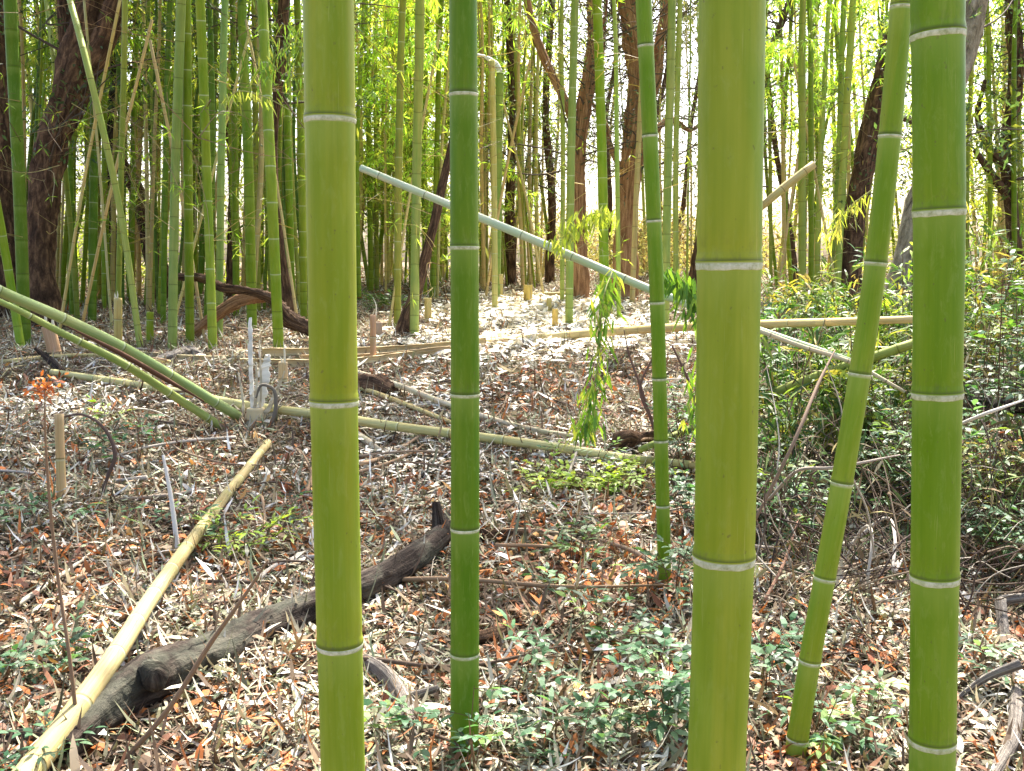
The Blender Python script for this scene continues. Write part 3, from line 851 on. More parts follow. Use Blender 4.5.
for k, (lab, x0, y0, x1, y1, w, tone) in enumerate([
        ("thin dead cane leaning right across the front of the left grove", 58, 335, 120, 0, 3.5, 'straw'),
        ("thin grey dead cane crossing the leaning trunk and slanting left", 112, 330, 84, 0, 3, 'tan'),
        ("thin pale cane slanting from the big trunk's foot up to the right", 78, 340, 152, 20, 3.5, 'straw'),
        ("dead cane leaning left in the middle of the left grove", 206, 345, 150, 40, 3.5, 'tan'),
        ("thin dead cane slanting steeply behind the gnarled log", 170, 335, 250, 30, 3, 'straw'),
        ("thin tan cane leaning left near the thick yellow-green culm", 300, 335, 246, 20, 3, 'tan'),
        ("thin straw cane leaning right behind the pale grey-green culm", 388, 330, 440, 30, 3, 'straw'),
        ("thin dead cane crossing behind the bent white-tipped culm", 485, 300, 530, 60, 3, 'straw'),
        ("thin dead cane slanting left across the white sky gap", 545, 300, 500, 90, 2.6, 'tan'),
        ("thin tan cane leaning right of the thickest culm", 775, 310, 815, 60, 3, 'tan'),
        ("thin straw cane leaning left before the dark leaning trunk", 842, 315, 790, 40, 3, 'straw')]):
    back_culm(lab, "thin dead canes leaning through the grove", [(x0, y0), ((x0 + x1) / 2 + random.uniform(-4, 4), (y0 + y1) / 2), (x1, y1)], w, tone, None, k, cut=1, dry=True, sides=8)

# ------------------------------------------------------------------ trees
def tree(name, label, base, Yoff, pix, w, mat, limbs=(), twigs=0, seed=0, leafcol=None, nleaf=0, group=None, leafbox=None, extend=3.0):
    """pix/w: trunk picture points from the base up with widths in pixels"""
    b = G(*pix[0]) if base is None else base
    Yd = b.y + Yoff
    pts = [P(x, y, Yd) for x, y in pix]
    pts[0] = P(pix[0][0], pix[0][1], Yd); pts[0].z = min(pts[0].z, float(zg(pts[0].x, Yd))) - .05
    ws = list(w)
    if extend:
        d = (pts[-1] - pts[-2]).normalized()
        pts.append(pts[-1] + d * extend); ws.append(ws[-1] * .55)
    root = empty(name, on(pts[0].x, pts[0].y))
    tag(root, label, "tree", group)
    mb = MB()
    r = [q * Yd / F / 2 for q in ws]
    r[0] *= 1.25
    tube(mb, pts, r, sides=20, rough=.10, seed=seed, n=14)
    mb.link("trunk", mat, tuple(root.location), parent=root)
    for (lp, lw, dy) in limbs:
        lb = MB()
        q = [P(x, y, Yd + dy * k / (len(lp) - 1)) for k, (x, y) in enumerate(lp)]
        d = (q[-1] - q[-2]).normalized()
        lws = list(lw)
        if lp[-1][1] <= 5: q.append(q[-1] + d * 2.0); lws.append(lws[-1] * .5)
        tube(lb, q, [a * Yd / F / 2 for a in lws], sides=12, rough=.09, seed=seed + 3, n=12)
        lb.link("limb", mat, tuple(root.location), parent=root)
    rg = np.random.default_rng(seed + 77)
    if twigs:
        tw = MB()
        top = pts[-1]; ends = []
        for k in range(twigs):
            t = rg.uniform(.25, .98)
            dense, s = spline(pts, 8)
            o = dense[int(t * (len(dense) - 1))]
            a = rg.random() * 6.283; L = rg.uniform(.5, 2.0)
            d = np.array([math.cos(a), math.sin(a), rg.uniform(-.2, .7)])
            p1 = o + d * L * .5 + rg.normal(0, .10, 3); p2 = o + d * L + rg.normal(0, .25, 3)
            rr = rg.uniform(.008, .022)
            tube(tw, [o, p1, p2], [rr, rr * .7, rr * .3], sides=5, n=5, cap=False, col=(.08, .06, .045))
            for z in range(4):
                u = rg.uniform(.3, 1); qq = o + (p2 - o) * u
                e = qq + rnd_dirs(rg, 1)[0] * rg.uniform(.25, .8)
                tube(tw, [qq, (qq + e) / 2 + rg.normal(0, .05, 3), e], [rr * .35, rr * .28, rr * .12], sides=3, n=3, cap=False, col=(.10, .075, .055))
                ends.append((qq + e) / 2); ends.append(e)
        tw.link("branchwork", M['twig'], tuple(root.location), parent=root)
        if nleaf:
            fo = MB(); ends = np.array(ends)
            c = ends[rg.integers(0, len(ends), nleaf)] + rg.normal(0, .16, (nleaf, 3))
            nn = rnd_dirs(rg, nleaf); nn[:, 2] += .6
            leaves(fo, c, rnd_dirs(rg, nleaf), nn, rg.uniform(.05, .12, nleaf), rg.uniform(.018, .04, nleaf), pal(rg, nleaf, leafcol, [1] * len(leafcol), .25), simple=True)
            fo.link("foliage", M['leaf'], tuple(root.location), parent=root, smooth=False)
    return root

DK = [(.04, .08, .03), (.06, .11, .04), (.10, .15, .05)]
CED = [(.05, .075, .05), (.07, .10, .065), (.10, .12, .07)]
tree("tree", "big leaning tree with reddish-brown peeling trunk in the left grove", None, .3, [(42, 330), (40, 260), (44, 195), (54, 140), (68, 100), (80, 55), (92, 0)], [36, 27, 29, 29, 34, 36, 26], M['bark_brown'],
     limbs=[([(64, 110), (68, 60), (64, 0)], [18, 15, 13], .2), ([(84, 75), (104, 40), (118, 0)], [24, 22, 19], -.2)], seed=1, twigs=10, leafcol=DK, nleaf=900)
tree("tree", "dark tree trunk cut by the left frame edge", G(2, 316), 0, [(2, 316), (4, 200), (2, 100), (-6, 0)], [26, 24, 24, 22], M['bark_brown'], seed=2, twigs=6, leafcol=DK, nleaf=900)
tree("tree", "crooked dark tree leaning left behind the grove's pale slanting culm", G(166, 300), 0, [(166, 300), (150, 240), (134, 185), (112, 150), (100, 100), (108, 40), (104, 0)], [20, 17, 15, 11, 9, 8, 7], M['bark_brown'],
     limbs=[([(134, 185), (120, 160), (104, 170)], [9, 7, 4], .3)], seed=3, twigs=8, leafcol=DK, nleaf=700)
tree("tree", "dark upright trunk in shade right of the leaning brown tree", G(112, 304), 0, [(112, 304), (110, 200), (114, 100), (110, 0)], [12, 11, 10, 9], M['bark_dark'], seed=4, twigs=8, leafcol=DK, nleaf=900)
tree("tree", "slim brown tree standing behind the middle of the left grove", G(231, 300), 0, [(231, 300), (233, 200), (230, 100), (238, 0)], [9, 9, 8, 7], M['bark_brown'], seed=5, twigs=8, leafcol=DK, nleaf=1100)
tree("tree", "slender dark tree at the right of the left grove, partly hidden by leaves", G(292, 325), 0, [(292, 325), (282, 260), (274, 130), (281, 60), (284, 0)], [11, 9, 8, 11, 11], M['bark_brown'], seed=6, twigs=14, leafcol=DK, nleaf=1800)
tree("tree", "brown leaning trunk with flared foot left of the slim foreground culm", G(405, 336), 0, [(404, 336), (414, 300), (430, 240), (447, 165), (460, 100), (470, 0)], [24, 13, 10, 8, 6, 5], M['bark_brown'], seed=7)
tree("forked_tree", "forked tree with shaggy red bark behind the bright clearing", G(580, 300), 0, [(580, 292), (579, 210), (580, 140), (586, 95), (593, 40), (592, 0)], [15, 13, 13, 15, 11, 10], M['bark_red'],
     limbs=[([(577, 125), (566, 102), (545, 60), (534, 30), (527, 0)], [11, 9, 8, 7, 6], -.3), ([(584, 110), (600, 70), (604, 30), (606, 0)], [6, 5, 4, 4], .5)], seed=8, twigs=40, leafcol=CED, nleaf=1500)
tree("tree", "shaggy red-barked tree behind the thinnest foreground culm", G(624, 298), 0, [(624, 280), (628, 210), (634, 140), (640, 80), (634, 30), (628, 0)], [22, 20, 22, 24, 22, 20], M['bark_red'],
     limbs=[([(640, 120), (655, 80), (660, 40), (668, 0)], [14, 12, 10, 8], .2), ([(632, 190), (612, 150), (604, 120), (590, 100)], [7, 5, 4, 3], .5),
            ([(638, 150), (672, 120), (690, 130), (712, 110)], [7, 6, 4, 3], .8)], seed=9, twigs=60, leafcol=CED, nleaf=1600)
tree("tree", "dark brown tree leaning right behind the slender leaning culm", G(848, 308), 0, [(847, 305), (852, 240), (862, 175), (876, 110), (890, 50), (908, 0)], [23, 20, 21, 20, 18, 16], M['bark_brown'],
     limbs=[([(872, 130), (895, 118), (930, 125), (960, 110)], [8, 6, 5, 4], .5)], seed=10, twigs=14, leafcol=DK, nleaf=1000)
tree("tree", "grey furrowed-bark tree leaning behind the rightmost thick culm", G(892, 345), .0, [(893, 340), (908, 260), (928, 180), (950, 100), (968, 40), (976, 0)], [34, 30, 26, 25, 23, 22], M['bark_grey'], seed=11, twigs=8, leafcol=DK, nleaf=900)
tree("tree", "dark tree with crooked limbs at the right frame edge", G(1016, 300), 0, [(1018, 300), (1012, 210), (1006, 150), (1016, 80), (1012, 0)], [13, 12, 12, 14, 14], M['bark_brown'],
     limbs=[([(1008, 170), (990, 150), (978, 120), (985, 80)], [10, 8, 6, 4], .3), ([(1010, 200), (985, 165), (975, 150)], [9, 7, 5], -.2)], seed=12, twigs=26, leafcol=DK, nleaf=3200)
tree("tree", "thin dark tree in the gap right of the slim foreground culm", G(511, 285), 0, [(511, 285), (510, 200), (513, 120), (507, 0)], [10, 10, 8, 7], M['bark_brown'], seed=13, twigs=16, leafcol=CED, nleaf=2600)
tree("tree", "dark crooked tree left of the forked red-barked tree", G(549, 282), 0, [(549, 282), (552, 200), (546, 120), (552, 0)], [8, 8, 7, 6], M['bark_brown'], seed=14, twigs=18, leafcol=CED, nleaf=2600)
tree("tree", "slanting bare brown tree between the two red-barked trees and the thickest culm", G(690, 300), 0, [(690, 300), (700, 240), (718, 180), (740, 110), (775, 40), (790, 0)], [9, 9, 8, 8, 7, 6], M['bark_brown'], seed=15, twigs=55, leafcol=CED, nleaf=1800)
tree("tree", "thin brown tree leaning left in the gap right of the thickest culm", G(797, 296), 0, [(797, 296), (790, 230), (776, 150), (768, 80), (764, 0)], [6, 6, 5, 5, 5], M['bark_brown'], seed=16, twigs=16, leafcol=DK, nleaf=1200)

for k, (lab, pix, w, tw, nl) in enumerate([
        ("thin crooked bare tree against the white sky left of the thickest culm", [(652, 275), (660, 200), (654, 130), (668, 60), (662, 0)], [5, 5, 5, 4, 4], 40, 900),
        ("thin dark tree leaning right just left of the thickest culm", [(672, 272), (684, 200), (692, 120), (706, 40), (712, 0)], [5, 5, 4, 4, 3], 40, 900),
        ("slim brown tree between the two shaggy red-barked trees", [(604, 278), (610, 200), (606, 120), (616, 50), (612, 0)], [5, 5, 4, 4, 4], 36, 900)]):
    tree("tree", lab, None, 0, pix, w, M['bark_brown'], seed=300 + k, twigs=tw, leafcol=CED, nleaf=nl)

# ------------------------------------------------------------------ far wood
def far_wood():
    rg = np.random.default_rng(21); mb = MB()
    # clumps given as picture centre, spread in pixels, distance and leaf tone
    sets = []
    for k in range(80): sets.append((rg.uniform(-60, 330), rg.uniform(-60, 285), 30, rg.uniform(19, 30), 0, 300))
    for k in range(34): sets.append((rg.uniform(345, 470), rg.uniform(-60, 235), 28, rg.uniform(19, 28), 1, 380))
    for k in range(15): sets.append((rg.uniform(470, 560), rg.uniform(-60, 110), 24, rg.uniform(28, 36), 1, 380))
    for k in range(14): sets.append((rg.uniform(480, 620), rg.uniform(60, 265), 22, rg.uniform(24, 34), 2, 260))
    for k in range(6): sets.append((rg.uniform(640, 720), rg.uniform(-40, 255), 20, rg.uniform(24, 34), 2, 160))
    for k in range(44): sets.append((rg.uniform(540, 780), 266 - 46 * rg.random() ** 1.5, 13, rg.uniform(22, 36), 3, 260))
    for k in range(16): sets.append((rg.uniform(590, 720), rg.uniform(-40, 210), 16, rg.uniform(24, 34), 2, 150))
    for k in range(28): sets.append((rg.uniform(755, 920), rg.uniform(-60, 280), 28, rg.uniform(19, 30), 1, 260))
    for k in range(32): sets.append((rg.uniform(950, 1090), rg.uniform(-60, 285), 28, rg.uniform(17, 28), 0, 320))
    pals = [[(.16, .23, .04), (.22, .29, .05), (.32, .37, .08), (.08, .12, .03)], [(.28, .36, .06), (.38, .44, .10), (.48, .50, .16), (.18, .24, .05)], [(.07, .09, .06), (.10, .12, .08), (.14, .15, .09), (.05, .06, .04)], [(.30, .26, .16), (.36, .36, .22), (.22, .24, .12), (.14, .10, .07)]]
    for (px, py, sp, Yd, pi, n) in sets:
        c = P(px, py, Yd); s = sp * Yd / F
        p = np.array(c) + rg.normal(0, 1, (n, 3)) * np.array([s, s * 1.6, s * .75])
        p[:, 2] = np.maximum(p[:, 2], zg(p[:, 0], p[:, 1]) + .05)
        nn = rnd_dirs(rg, n); nn[:, 2] += .5
        leaves(mb, p, rnd_dirs(rg, n), nn, rg.uniform(.10, .24, n), rg.uniform(.03, .06, n), pal(rg, n, pals[pi], [1, 1, 1, 1], .25), simple=True, droop=.2)
    o = mb.link("distant_wood", M['bleaf'], smooth=False)
    tag(o, "sunlit leafy wood far behind the bamboo, broken by gaps of white sky", "woodland", kind="stuff")
far_wood()

# ------------------------------------------------------------------ fallen and leaning culms
def fallen(label, pts, rads, tone, gap=.3, dry=True, name="fallen_culm", sides=20, hollow=True, group="fallen bamboo culms", fine=True, seed=0, nodes=None):
    _, s = spline(pts, 14)
    sn = nodes if nodes is not None else list(np.arange(.1 + (seed % 5) * .04, s[-1] - .03, gap))
    mb = MB()
    tube(mb, pts, rads, sides=sides, nodes=sn, step=.2, n=14, hollow=hollow, fine=fine)
    o = mb.link(name, M['dry' if dry else 'culm'], pts[0])
    set_col(o, tone)
    tag(o, label, "fallen bamboo", group)
    return o

def rw(w, Yd): return w * Yd / F / 2

# pale culm in the lower left corner, lying across the log
k_pts = [G(-45, 850, .07), G(37, 762, .08), G(98, 680, .15), G(150, 600, .13), G(212, 514, .08), G(268, 443, .05)]
k_r = [rw(31, k_pts[0].y), rw(28, k_pts[1].y), rw(22.5, k_pts[2].y), rw(16.5, k_pts[3].y), rw(11.5, k_pts[4].y), rw(8, k_pts[5].y)]
fallen("pale tan-yellow fallen culm running from the lower left corner across the dark log", k_pts, k_r, (.32, .28, .13), gap=.29, dry=True, sides=28, seed=1)

# long cane across the middle
ip = [G(52, 372, .06), G(150, 387, .05), G(250, 406, .07), G(320, 415, .10), G(400, 427, .12), G(480, 437, .10), G(560, 448, .09), G(640, 460, .06), G(690, 464, .08)]
fallen("long greenish-tan cane lying across the middle behind the two left foreground culms", ip, [rw(6, 9), rw(7, 8.5), rw(9, ip[2].y), rw(9.5, ip[3].y), rw(9.5, ip[4].y), rw(9.5, ip[5].y), rw(9.5, ip[6].y), rw(9, ip[7].y), rw(7, ip[8].y)], (.46, .45, .20), gap=.36, seed=2)
i2 = [G(655, 462, .05), G(700, 466, .08), G(770, 474, .10), G(850, 484, .12)]
fallen("pale broken cane continuing right at ground level behind the thinnest foreground culm", i2, [rw(8, i2[0].y), rw(7, i2[1].y), rw(6, i2[2].y), rw(5, i2[3].y)], 'tan', gap=.36, seed=3)

# pair of green culms folding down from the left edge
jy = G(240, 425).y
fallen("broken-over green culm with dark split, upper of the pair at the left edge", [P(-45, 268, jy - 1.6), P(0, 291, jy - 1.4), P(60, 317, jy - 1.1), P(120, 346, jy - .8), P(180, 381, jy - .4), P(238, 416, jy - .05)],
       [rw(11, jy - 1.5)] * 2 + [rw(11, jy - 1), rw(11, jy - .8), rw(10.5, jy - .4), rw(10, jy)], (.27, .32, .12), gap=.42, dry=False, seed=4)
mbs = MB()   # the dark split along it
sp = [P(70, 324, jy - 1.12) + Vector((0, -.045, -.01)), P(122, 350, jy - .87) + Vector((0, -.045, -.012)), P(165, 375, jy - .58) + Vector((0, -.04, -.012)), P(205, 399, jy - .33) + Vector((0, -.03, -.01))]
tube(mbs, sp, [.004, .016, .017, .004], sides=6, n=8, col=(.10, .05, .03))
split = mbs.link("split", M['twig'], sp[0])
par = [o for o in bpy.data.objects if o.get("label", "").startswith("broken-over green")][0]
split.parent = par; split.location = sp[0] - par.location
fallen("thinner green culm, lower of the pair coming in from the left edge", [P(-40, 285, jy - 1.2), P(10, 306, jy - 1.0), P(60, 332, jy - .8), P(120, 362, jy - .6), P(180, 400, jy - .35), P(228, 431, jy - .1)],
       [rw(6, jy - 1)] * 2 + [rw(7, jy - .8), rw(8, jy - .6), rw(8.5, jy - .3), rw(8, jy)], (.25, .31, .08), gap=.33, dry=False, seed=5)
# pale culm slanting across the middle in the air
fallen("pale silvery culm slanting down from left to right behind the foreground culms", [P(361, 168, 6.4), P(361, 168, 6.4).lerp(P(700, 309, 5.6), .5), P(700, 309, 5.6), P(855, 362, 5.3)],
       [rw(7, 6.3), rw(8.5, 6), rw(8, 5.7), rw(5, 5.3)], (.42, .46, .32), gap=.34, dry=False, seed=6)
# horizontal straw culm
hp = [G(478, 344, .05), G(560, 336, .09) , P(650, 329, 8.4), P(765, 324, 6.2), P(850, 321.5, 5.3), P(925, 319, 4.8)]
fallen("straight straw-coloured culm lying level behind the thickest culm and ending at the rightmost one", hp, [rw(9, hp[0].y), rw(8.5, hp[1].y), rw(8.5, 8.4), rw(8.5, 6.2), rw(8, 5.3), rw(7.5, 4.8)], (.52, .43, .19), gap=.4, seed=7)

# split tan slats behind the two left foreground culms
def slat(label, pts, w, th, colr, name="split_cane", group="split bamboo slats"):
    mb = MB()
    dense, s = spline(pts, 8)
    T = np.gradient(dense, axis=0); T /= np.linalg.norm(T, axis=1)[:, None]
    up = np.array([0, -.35, 1.0]); side = np.cross(T, up); side /= np.linalg.norm(side, axis=1)[:, None]
    u2 = np.cross(side, T)
    m = len(dense)
    ww = w * (1 - .25 * np.linspace(0, 1, m))[:, None] * (1 + .08 * np.sin(np.arange(m) * 1.9))[:, None]
    curve = th * .9
    v = np.stack([dense - u2 * ww / 2, dense - u2 * ww * .2 - side * curve, dense + u2 * ww * .2 - side * curve, dense + u2 * ww / 2,
                  dense + u2 * ww / 2 + side * th, dense + u2 * ww * .2 + side * (th - curve), dense - u2 * ww * .2 + side * (th - curve), dense - u2 * ww / 2 + side * th], 1)
    i = np.arange(m - 1)[:, None] * 8; j = np.arange(8)[None]
    q = np.stack([i + j, i + (j + 1) % 8, i + 8 + (j + 1) % 8, i + 8 + j], -1).reshape(-1, 4)
    e = (m - 1) * 8
    q = np.concatenate([q, [[0, 3, 4, 7], [0, 1, 2, 3], [4, 5, 6, 7], [e + 7, e + 4, e + 3, e], [e + 3, e + 2, e + 1, e], [e + 7, e + 6, e + 5, e + 4]]])
    c = np.array(colr) * (1 + .18 * np.sin(np.arange(m) * 2.3 + w * 90))[:, None]
    mb.add(v.reshape(-1, 3), q, col=np.repeat(c, 8, 0))
    o = mb.link(name, M['splint'], pts[0], smooth=False)
    return tag(o, label, "split cane", group)

slat("upper split tan slat lying behind the two left foreground culms", [G(262, 352, .10), G(370, 350, .09), G(430, 346, .09), G(486, 340, .12)], .075, .012, (.50, .38, .19))
slat("lower split tan slat, nearest of the stacked ones behind the left foreground culms", [G(240, 362, .07), G(340, 362, .06), G(410, 354, .07), G(470, 347, .08)], .07, .012, (.56, .43, .22))
slat("narrow middle slat sandwiched in the stack behind the left foreground culms", [G(300, 357, .09), G(372, 355, .08), G(450, 347, .11)], .04, .01, (.42, .30, .15))
slat("dull straw slat lying left of the shattered stump at the grove's edge", [G(120, 352, .05), G(200, 358, .05), G(300, 356, .05)], .06, .01, (.44, .38, .22))

# thin fallen canes of the middle
def cane(label, pts, r, tone, seed=0, gap=.22, group="thin fallen canes and sticks", sides=10):
    return fallen(label, pts, r, tone, gap=gap, name="fallen_cane", sides=sides, hollow=False, group=group, fine=False, seed=seed)
cane("thin whitish cane dropping right from behind the thick yellow-green culm", [G(352, 371, .10), G(400, 386, .10), G(450, 405, .08), G(540, 431, .05), G(604, 440, .03)], [.022, .022, .02, .018, .012], 'grey', 1)
cane("thin tan cane just under the whitish one behind the two left foreground culms", [G(356, 386, .06), G(400, 402, .06), G(470, 430, .05)], [.02, .018, .012], 'tan', 2)
cane("pale blunt cane poking out low behind the thick yellow-green culm", [G(355, 432, .05), G(368, 442, .04), G(380, 452, .02)], [.02, .025, .022], 'grey', 3)
cane("greyish green cane bending right into the undergrowth beside the thickest culm", [G(640, 450, .10), P(700, 425, 6.2), P(765, 397, 5.9), P(830, 372, 5.6), P(915, 343, 5.4)], [.02, .024, .028, .028, .026], 'blue', 4)
cane("thin pale cane under the straw culm right of the thickest one", [P(752, 328, 5.3), P(800, 346, 5.3), P(850, 362, 5.3), P(905, 392, 5.2)], [.013, .013, .012, .008], 'grey', 5)
cane("straw-coloured cane lying beyond the clearing behind the cut stumps", [G(420, 300, .03), G(500, 296, .05), G(600, 292, .05), G(650, 290, .05)], [.03, .03, .03, .025], 'tan', 6)
cane("dull tan cane lying left at the foot of the grove", [G(0, 362, .04), G(60, 356, .05), G(170, 362, .05)], [.02, .02, .018], 'tan', 7)
cane("short dry cane with dark split leaning in the gap right of the thickest culm", [P(760, 208, 8), P(786, 186, 8), P(814, 164, 8)], [.028, .034, .03], 'tan', 8)
for k, (l, a, b, c) in enumerate([
        ("long pale stick lying on the leaves at the left edge", (4, 614), (60, 576), (112, 538)),
        ("dry branch pointing left under the pale yellow culm", (66, 582), (150, 556), (236, 541)),
        ("bleached upright stick leaning behind the pale yellow culm", (178, 552), (172, 505), (163, 455)),
        ("grey stick running beside the dark log's upper left side", (78, 648), (128, 594), (164, 566)),
        ("pale stick lying left behind the curved dark vine", (110, 470), (160, 462), (205, 440)),
        ("long thin stick lying right behind the dark log", (120, 500), (190, 492), (262, 470)),
        ("grey stick lying below the cut log near the thick yellow-green culm", (236, 600), (290, 560), (360, 555)),
        ("tan stick on the leaves right of the slim foreground culm", (482, 532), (530, 530), (576, 536)),
        ("pale twig leaning on the leaves behind the thinnest foreground culm", (640, 520), (670, 505), (690, 470))]):
    up = (.26 if "upright" in l else .05)
    pa, pb, pc = G(*a, .03), G(*b, .04), G(*c, .05)
    if "upright" in l:
        pb = P(b[0], b[1], pa.y + .05); pc = P(c[0], c[1], pa.y + .1)
    mb = MB(); r = (.012, .011, .006)
    tube(mb, [pa, pb, pc], r, sides=8, rough=.1, seed=k, n=10, col=[(.44, .40, .31), (.33, .24, .15), (.58, .55, .5), (.25, .23, .2), (.36, .27, .17), (.30, .24, .18), (.34, .31, .27), (.36, .28, .18), (.5, .46, .4)][k])
    tag(mb.link("dry_stick", M['twig'], pa), l, "stick", "thin fallen canes and sticks")

# ------------------------------------------------------------------ logs
def log(label, pts, rads, mat, rough=.12, seed=0, name="fallen_log", cat="log", sides=22, stubs=()):
    mb = MB()
    tube(mb, pts, rads, sides=sides, rough=rough, seed=seed, n=16)
    o = mb.link(name, mat, pts[0])
    tag(o, label, cat)
    for (a, b, r0, r1) in stubs:
        s = MB(); tube(s, [a, (a + b) / 2, b], [r0, (r0 + r1) / 2, r1], sides=12, rough=.12, seed=seed + 9, n=8)
        s.link("branch_stub", mat, pts[0], parent=o)
    return o
lp = [G(60, 752, .06), G(100, 714, .07), G(150, 678, .08), G(205, 655, .07), G(260, 628, .06), (G(316, 606, .06)), G(370, 584, .06), G(412, 560, .06), G(440, 536, .06), G(447, 516, .07)]
lr = [rw(34, lp[0].y), rw(46, lp[1].y), rw(56, lp[2].y), rw(44, lp[3].y), rw(34, lp[4].y), rw(33, lp[5].y), rw(31, lp[6].y), rw(29, lp[7].y), rw(26, lp[8].y), rw(9, lp[9].y)]
stub_a = lp[2] + Vector((.02, -.03, .02))
log("dark weathered log lying diagonally from lower left to behind the slim culm", lp, lr, M['bark_dark'], .13, 4,
    stubs=[(stub_a, stub_a + Vector((.05, -.11, .05)), .055, .045), (lp[8], lp[8] + Vector((-.02, .03, .16)), .045, .02)])
log("thin dark branch lying in the lower left corner", [G(-10, 742, .02), G(30, 737, .04), G(75, 742, .03)], [.025, .03, .02], M['bark_dark'], .12, 6, name="fallen_branch", cat="branch")
mp = [G(366, 662, .05), G(386, 676, .06), G(402, 700, .05), G(410, 728, .04), G(412, 760, .03)]
log("short forked grey root curling down right of the thick yellow-green culm", mp, [.022, .026, .03, .027, .026], M['drift'], .16, 7, name="dead_root", cat="root",
    stubs=[(mp[2], mp[2] + Vector((.12, .03, .03)), .02, .010)])
log("brown bark chunk on the leaves right of the slim foreground culm", [G(474, 640, .03), G(492, 636, .04), G(510, 630, .03)], [.022, .028, .018], M['bark_brown'], .2, 8, name="bark_chunk", cat="bark")
log("reddish brown branch half buried behind the slim foreground culm", [G(440, 532, .02), G(490, 535, .04), G(548, 533, .02)], [.025, .03, .015], M['bark_brown'], .14, 9, name="fallen_branch", cat="branch")
log("dark broken stub lying behind the slim foreground culm", [G(358, 382, .06), G(376, 386, .08), G(394, 392, .05)], [.07, .085, .06], M['bark_brown'], .2, 10, name="broken_log", cat="log")
gy_ = G(250, 345).y
log("upper arm of gnarled dead log reaching left through the grove", [P(176, 277, gy_ - .2), P(202, 279, gy_ - .3), P(222, 288, gy_ - .3), P(248, 291, gy_ - .3), P(274, 301, gy_ - .3), P(288, 318, gy_ - .3), P(312, 330, gy_ - .3)],
    [rw(5, gy_), rw(8, gy_), rw(10, gy_), rw(8, gy_), rw(10, gy_), rw(12, gy_), rw(10, gy_)], M['bark_brown'], .3, 11, name="dead_log", cat="log")
log("lower reddish dead log propped under the gnarled one in the grove", [P(194, 332, gy_ - .1), P(214, 316, gy_ - .1), P(240, 300, gy_ - .1), P(272, 296, gy_ - .1)],
    [rw(10, gy_), rw(12, gy_), rw(11, gy_), rw(7, gy_)], M['bark_red'], .26, 12, name="dead_log", cat="log")
log("small grey driftwood piece at the front edge of the grove", [G(150, 362, .03), G(170, 356, .06), G(192, 352, .05), G(204, 356, .02)], [.02, .04, .05, .02], M['drift'], .25, 13, name="driftwood", cat="wood")
log("dark root end tilted up at the left, near the green pair", [G(62, 372, .02), P(50, 360, G(62, 372).y), P(35, 348, G(62, 372).y)], [.035, .03, .015], M['bark_dark'], .15, 14, name="dead_root", cat="root")
rb = G(1022, 664)
log("gnarled grey branch curving down at the lower right corner", [P(1000, 600, rb.y + .3), P(1004, 640, rb.y + .15), P(1016, 690, rb.y - .3), G(1012, 742, .04), G(984, 790, .02)], [.022, .026, .024, .022, .016], M['drift'], .16, 15, name="dead_branch", cat="branch",
    stubs=[(P(1000, 600, rb.y + .3), P(1040, 595, rb.y + .3), .02, .018)])
log("broken tan stick leaning right of the rightmost thick culm", [G(955, 700, .03), P(985, 678, 3.2), P(1020, 664, 3.2)], [.007, .012, .016], M['drift'], .15, 16, name="dry_stick", cat="stick")
log("brown root knot on the ground left of the thinnest foreground culm", [G(612, 452, .02), G(622, 442, .09), G(640, 440, .06), G(668, 432, .10), G(690, 428, .12)], [.03, .06, .05, .035, .03], M['bark_brown'], .2, 17, name="dead_root", cat="root")
log("dark brown log lying in the undergrowth beyond the rightmost culm", [P(955, 398, 5.8), P(990, 404, 5.6), P(1040, 408, 5.4)], [.03, .035, .035], M['bark_dark'], .15, 18)

# ------------------------------------------------------------------ stumps and stakes
def stake(label, px, py0, py1, w, tone, name="bamboo_stump", lean=0, cat="stump", group="cut bamboo stumps", dry=True, splinter=0):
    b = G(px, py0); t = P(px + lean, py1, b.y)
    r = rw(w, b.y)
    mb = MB(); _, s = spline([b, t], 6)
    tube(mb, [b - Vector((0, 0, .03)), b.lerp(t, .5), t], [r * 1.05, r, r], sides=18, nodes=[q for q in (.08, .3, .55) if q < s[-1] - .04], hollow=True, n=8)
    o = mb.link(name, M['dry' if dry else 'culm'], b)
    set_col(o, tone); tag(o, label, cat, group)
    if splinter:
        rg = random.Random(int(px))
        for k in range(splinter):
            a = rg.random() * 6.28; q0 = t + Vector((math.cos(a) * r * .88, math.sin(a) * r * .88, -.02)); hh = rg.uniform(.05, .2)
            sm = MB(); tube(sm, [q0, q0 + Vector((rg.uniform(-.01, .01), 0, hh * .6)), q0 + Vector((rg.uniform(-.03, .03), 0, hh))], [r * .3, r * .2, .001], sides=5, n=4, col=(.68, .62, .46), flat=.35)
            sm.link("splinter", M['splint'], b, parent=o)
    return o
stake("wide cut yellow stump in the sunny clearing", 528, 305, 285, 9, 'honey')
stake("narrow tall tan stump left of the wide yellow one in the clearing", 500, 300, 274, 6, 'straw')
stake("short cut stump nearest in the clearing, beside the straw culm", 555, 330, 309, 6, 'honey')
stake("pale sunlit stump behind the nearest clearing stump", 549, 315, 298, 5, 'straw')
stake("upright tan stake standing at the left among seedlings", 62, 508, 414, 9, (.48, .36, .18), name="bamboo_stake", cat="stake", lean=-3)
stake("tan stake beside the olive culm at the grove's front", 118, 345, 298, 8, 'straw', name="bamboo_stake", cat="stake", splinter=2)
stake("short green stump right of the tan stake in the grove", 150, 345, 312, 7, 'fresh', dry=False)
stake("thick broken tan stump left of the tan stake, in front of the grove", 56, 358, 326, 13, (.42, .28, .16), lean=-8, splinter=3)
stake("reddish tan stake right of the thick yellow-green culm", 373, 366, 315, 6, (.45, .29, .15), name="bamboo_stake", cat="stake", splinter=1)
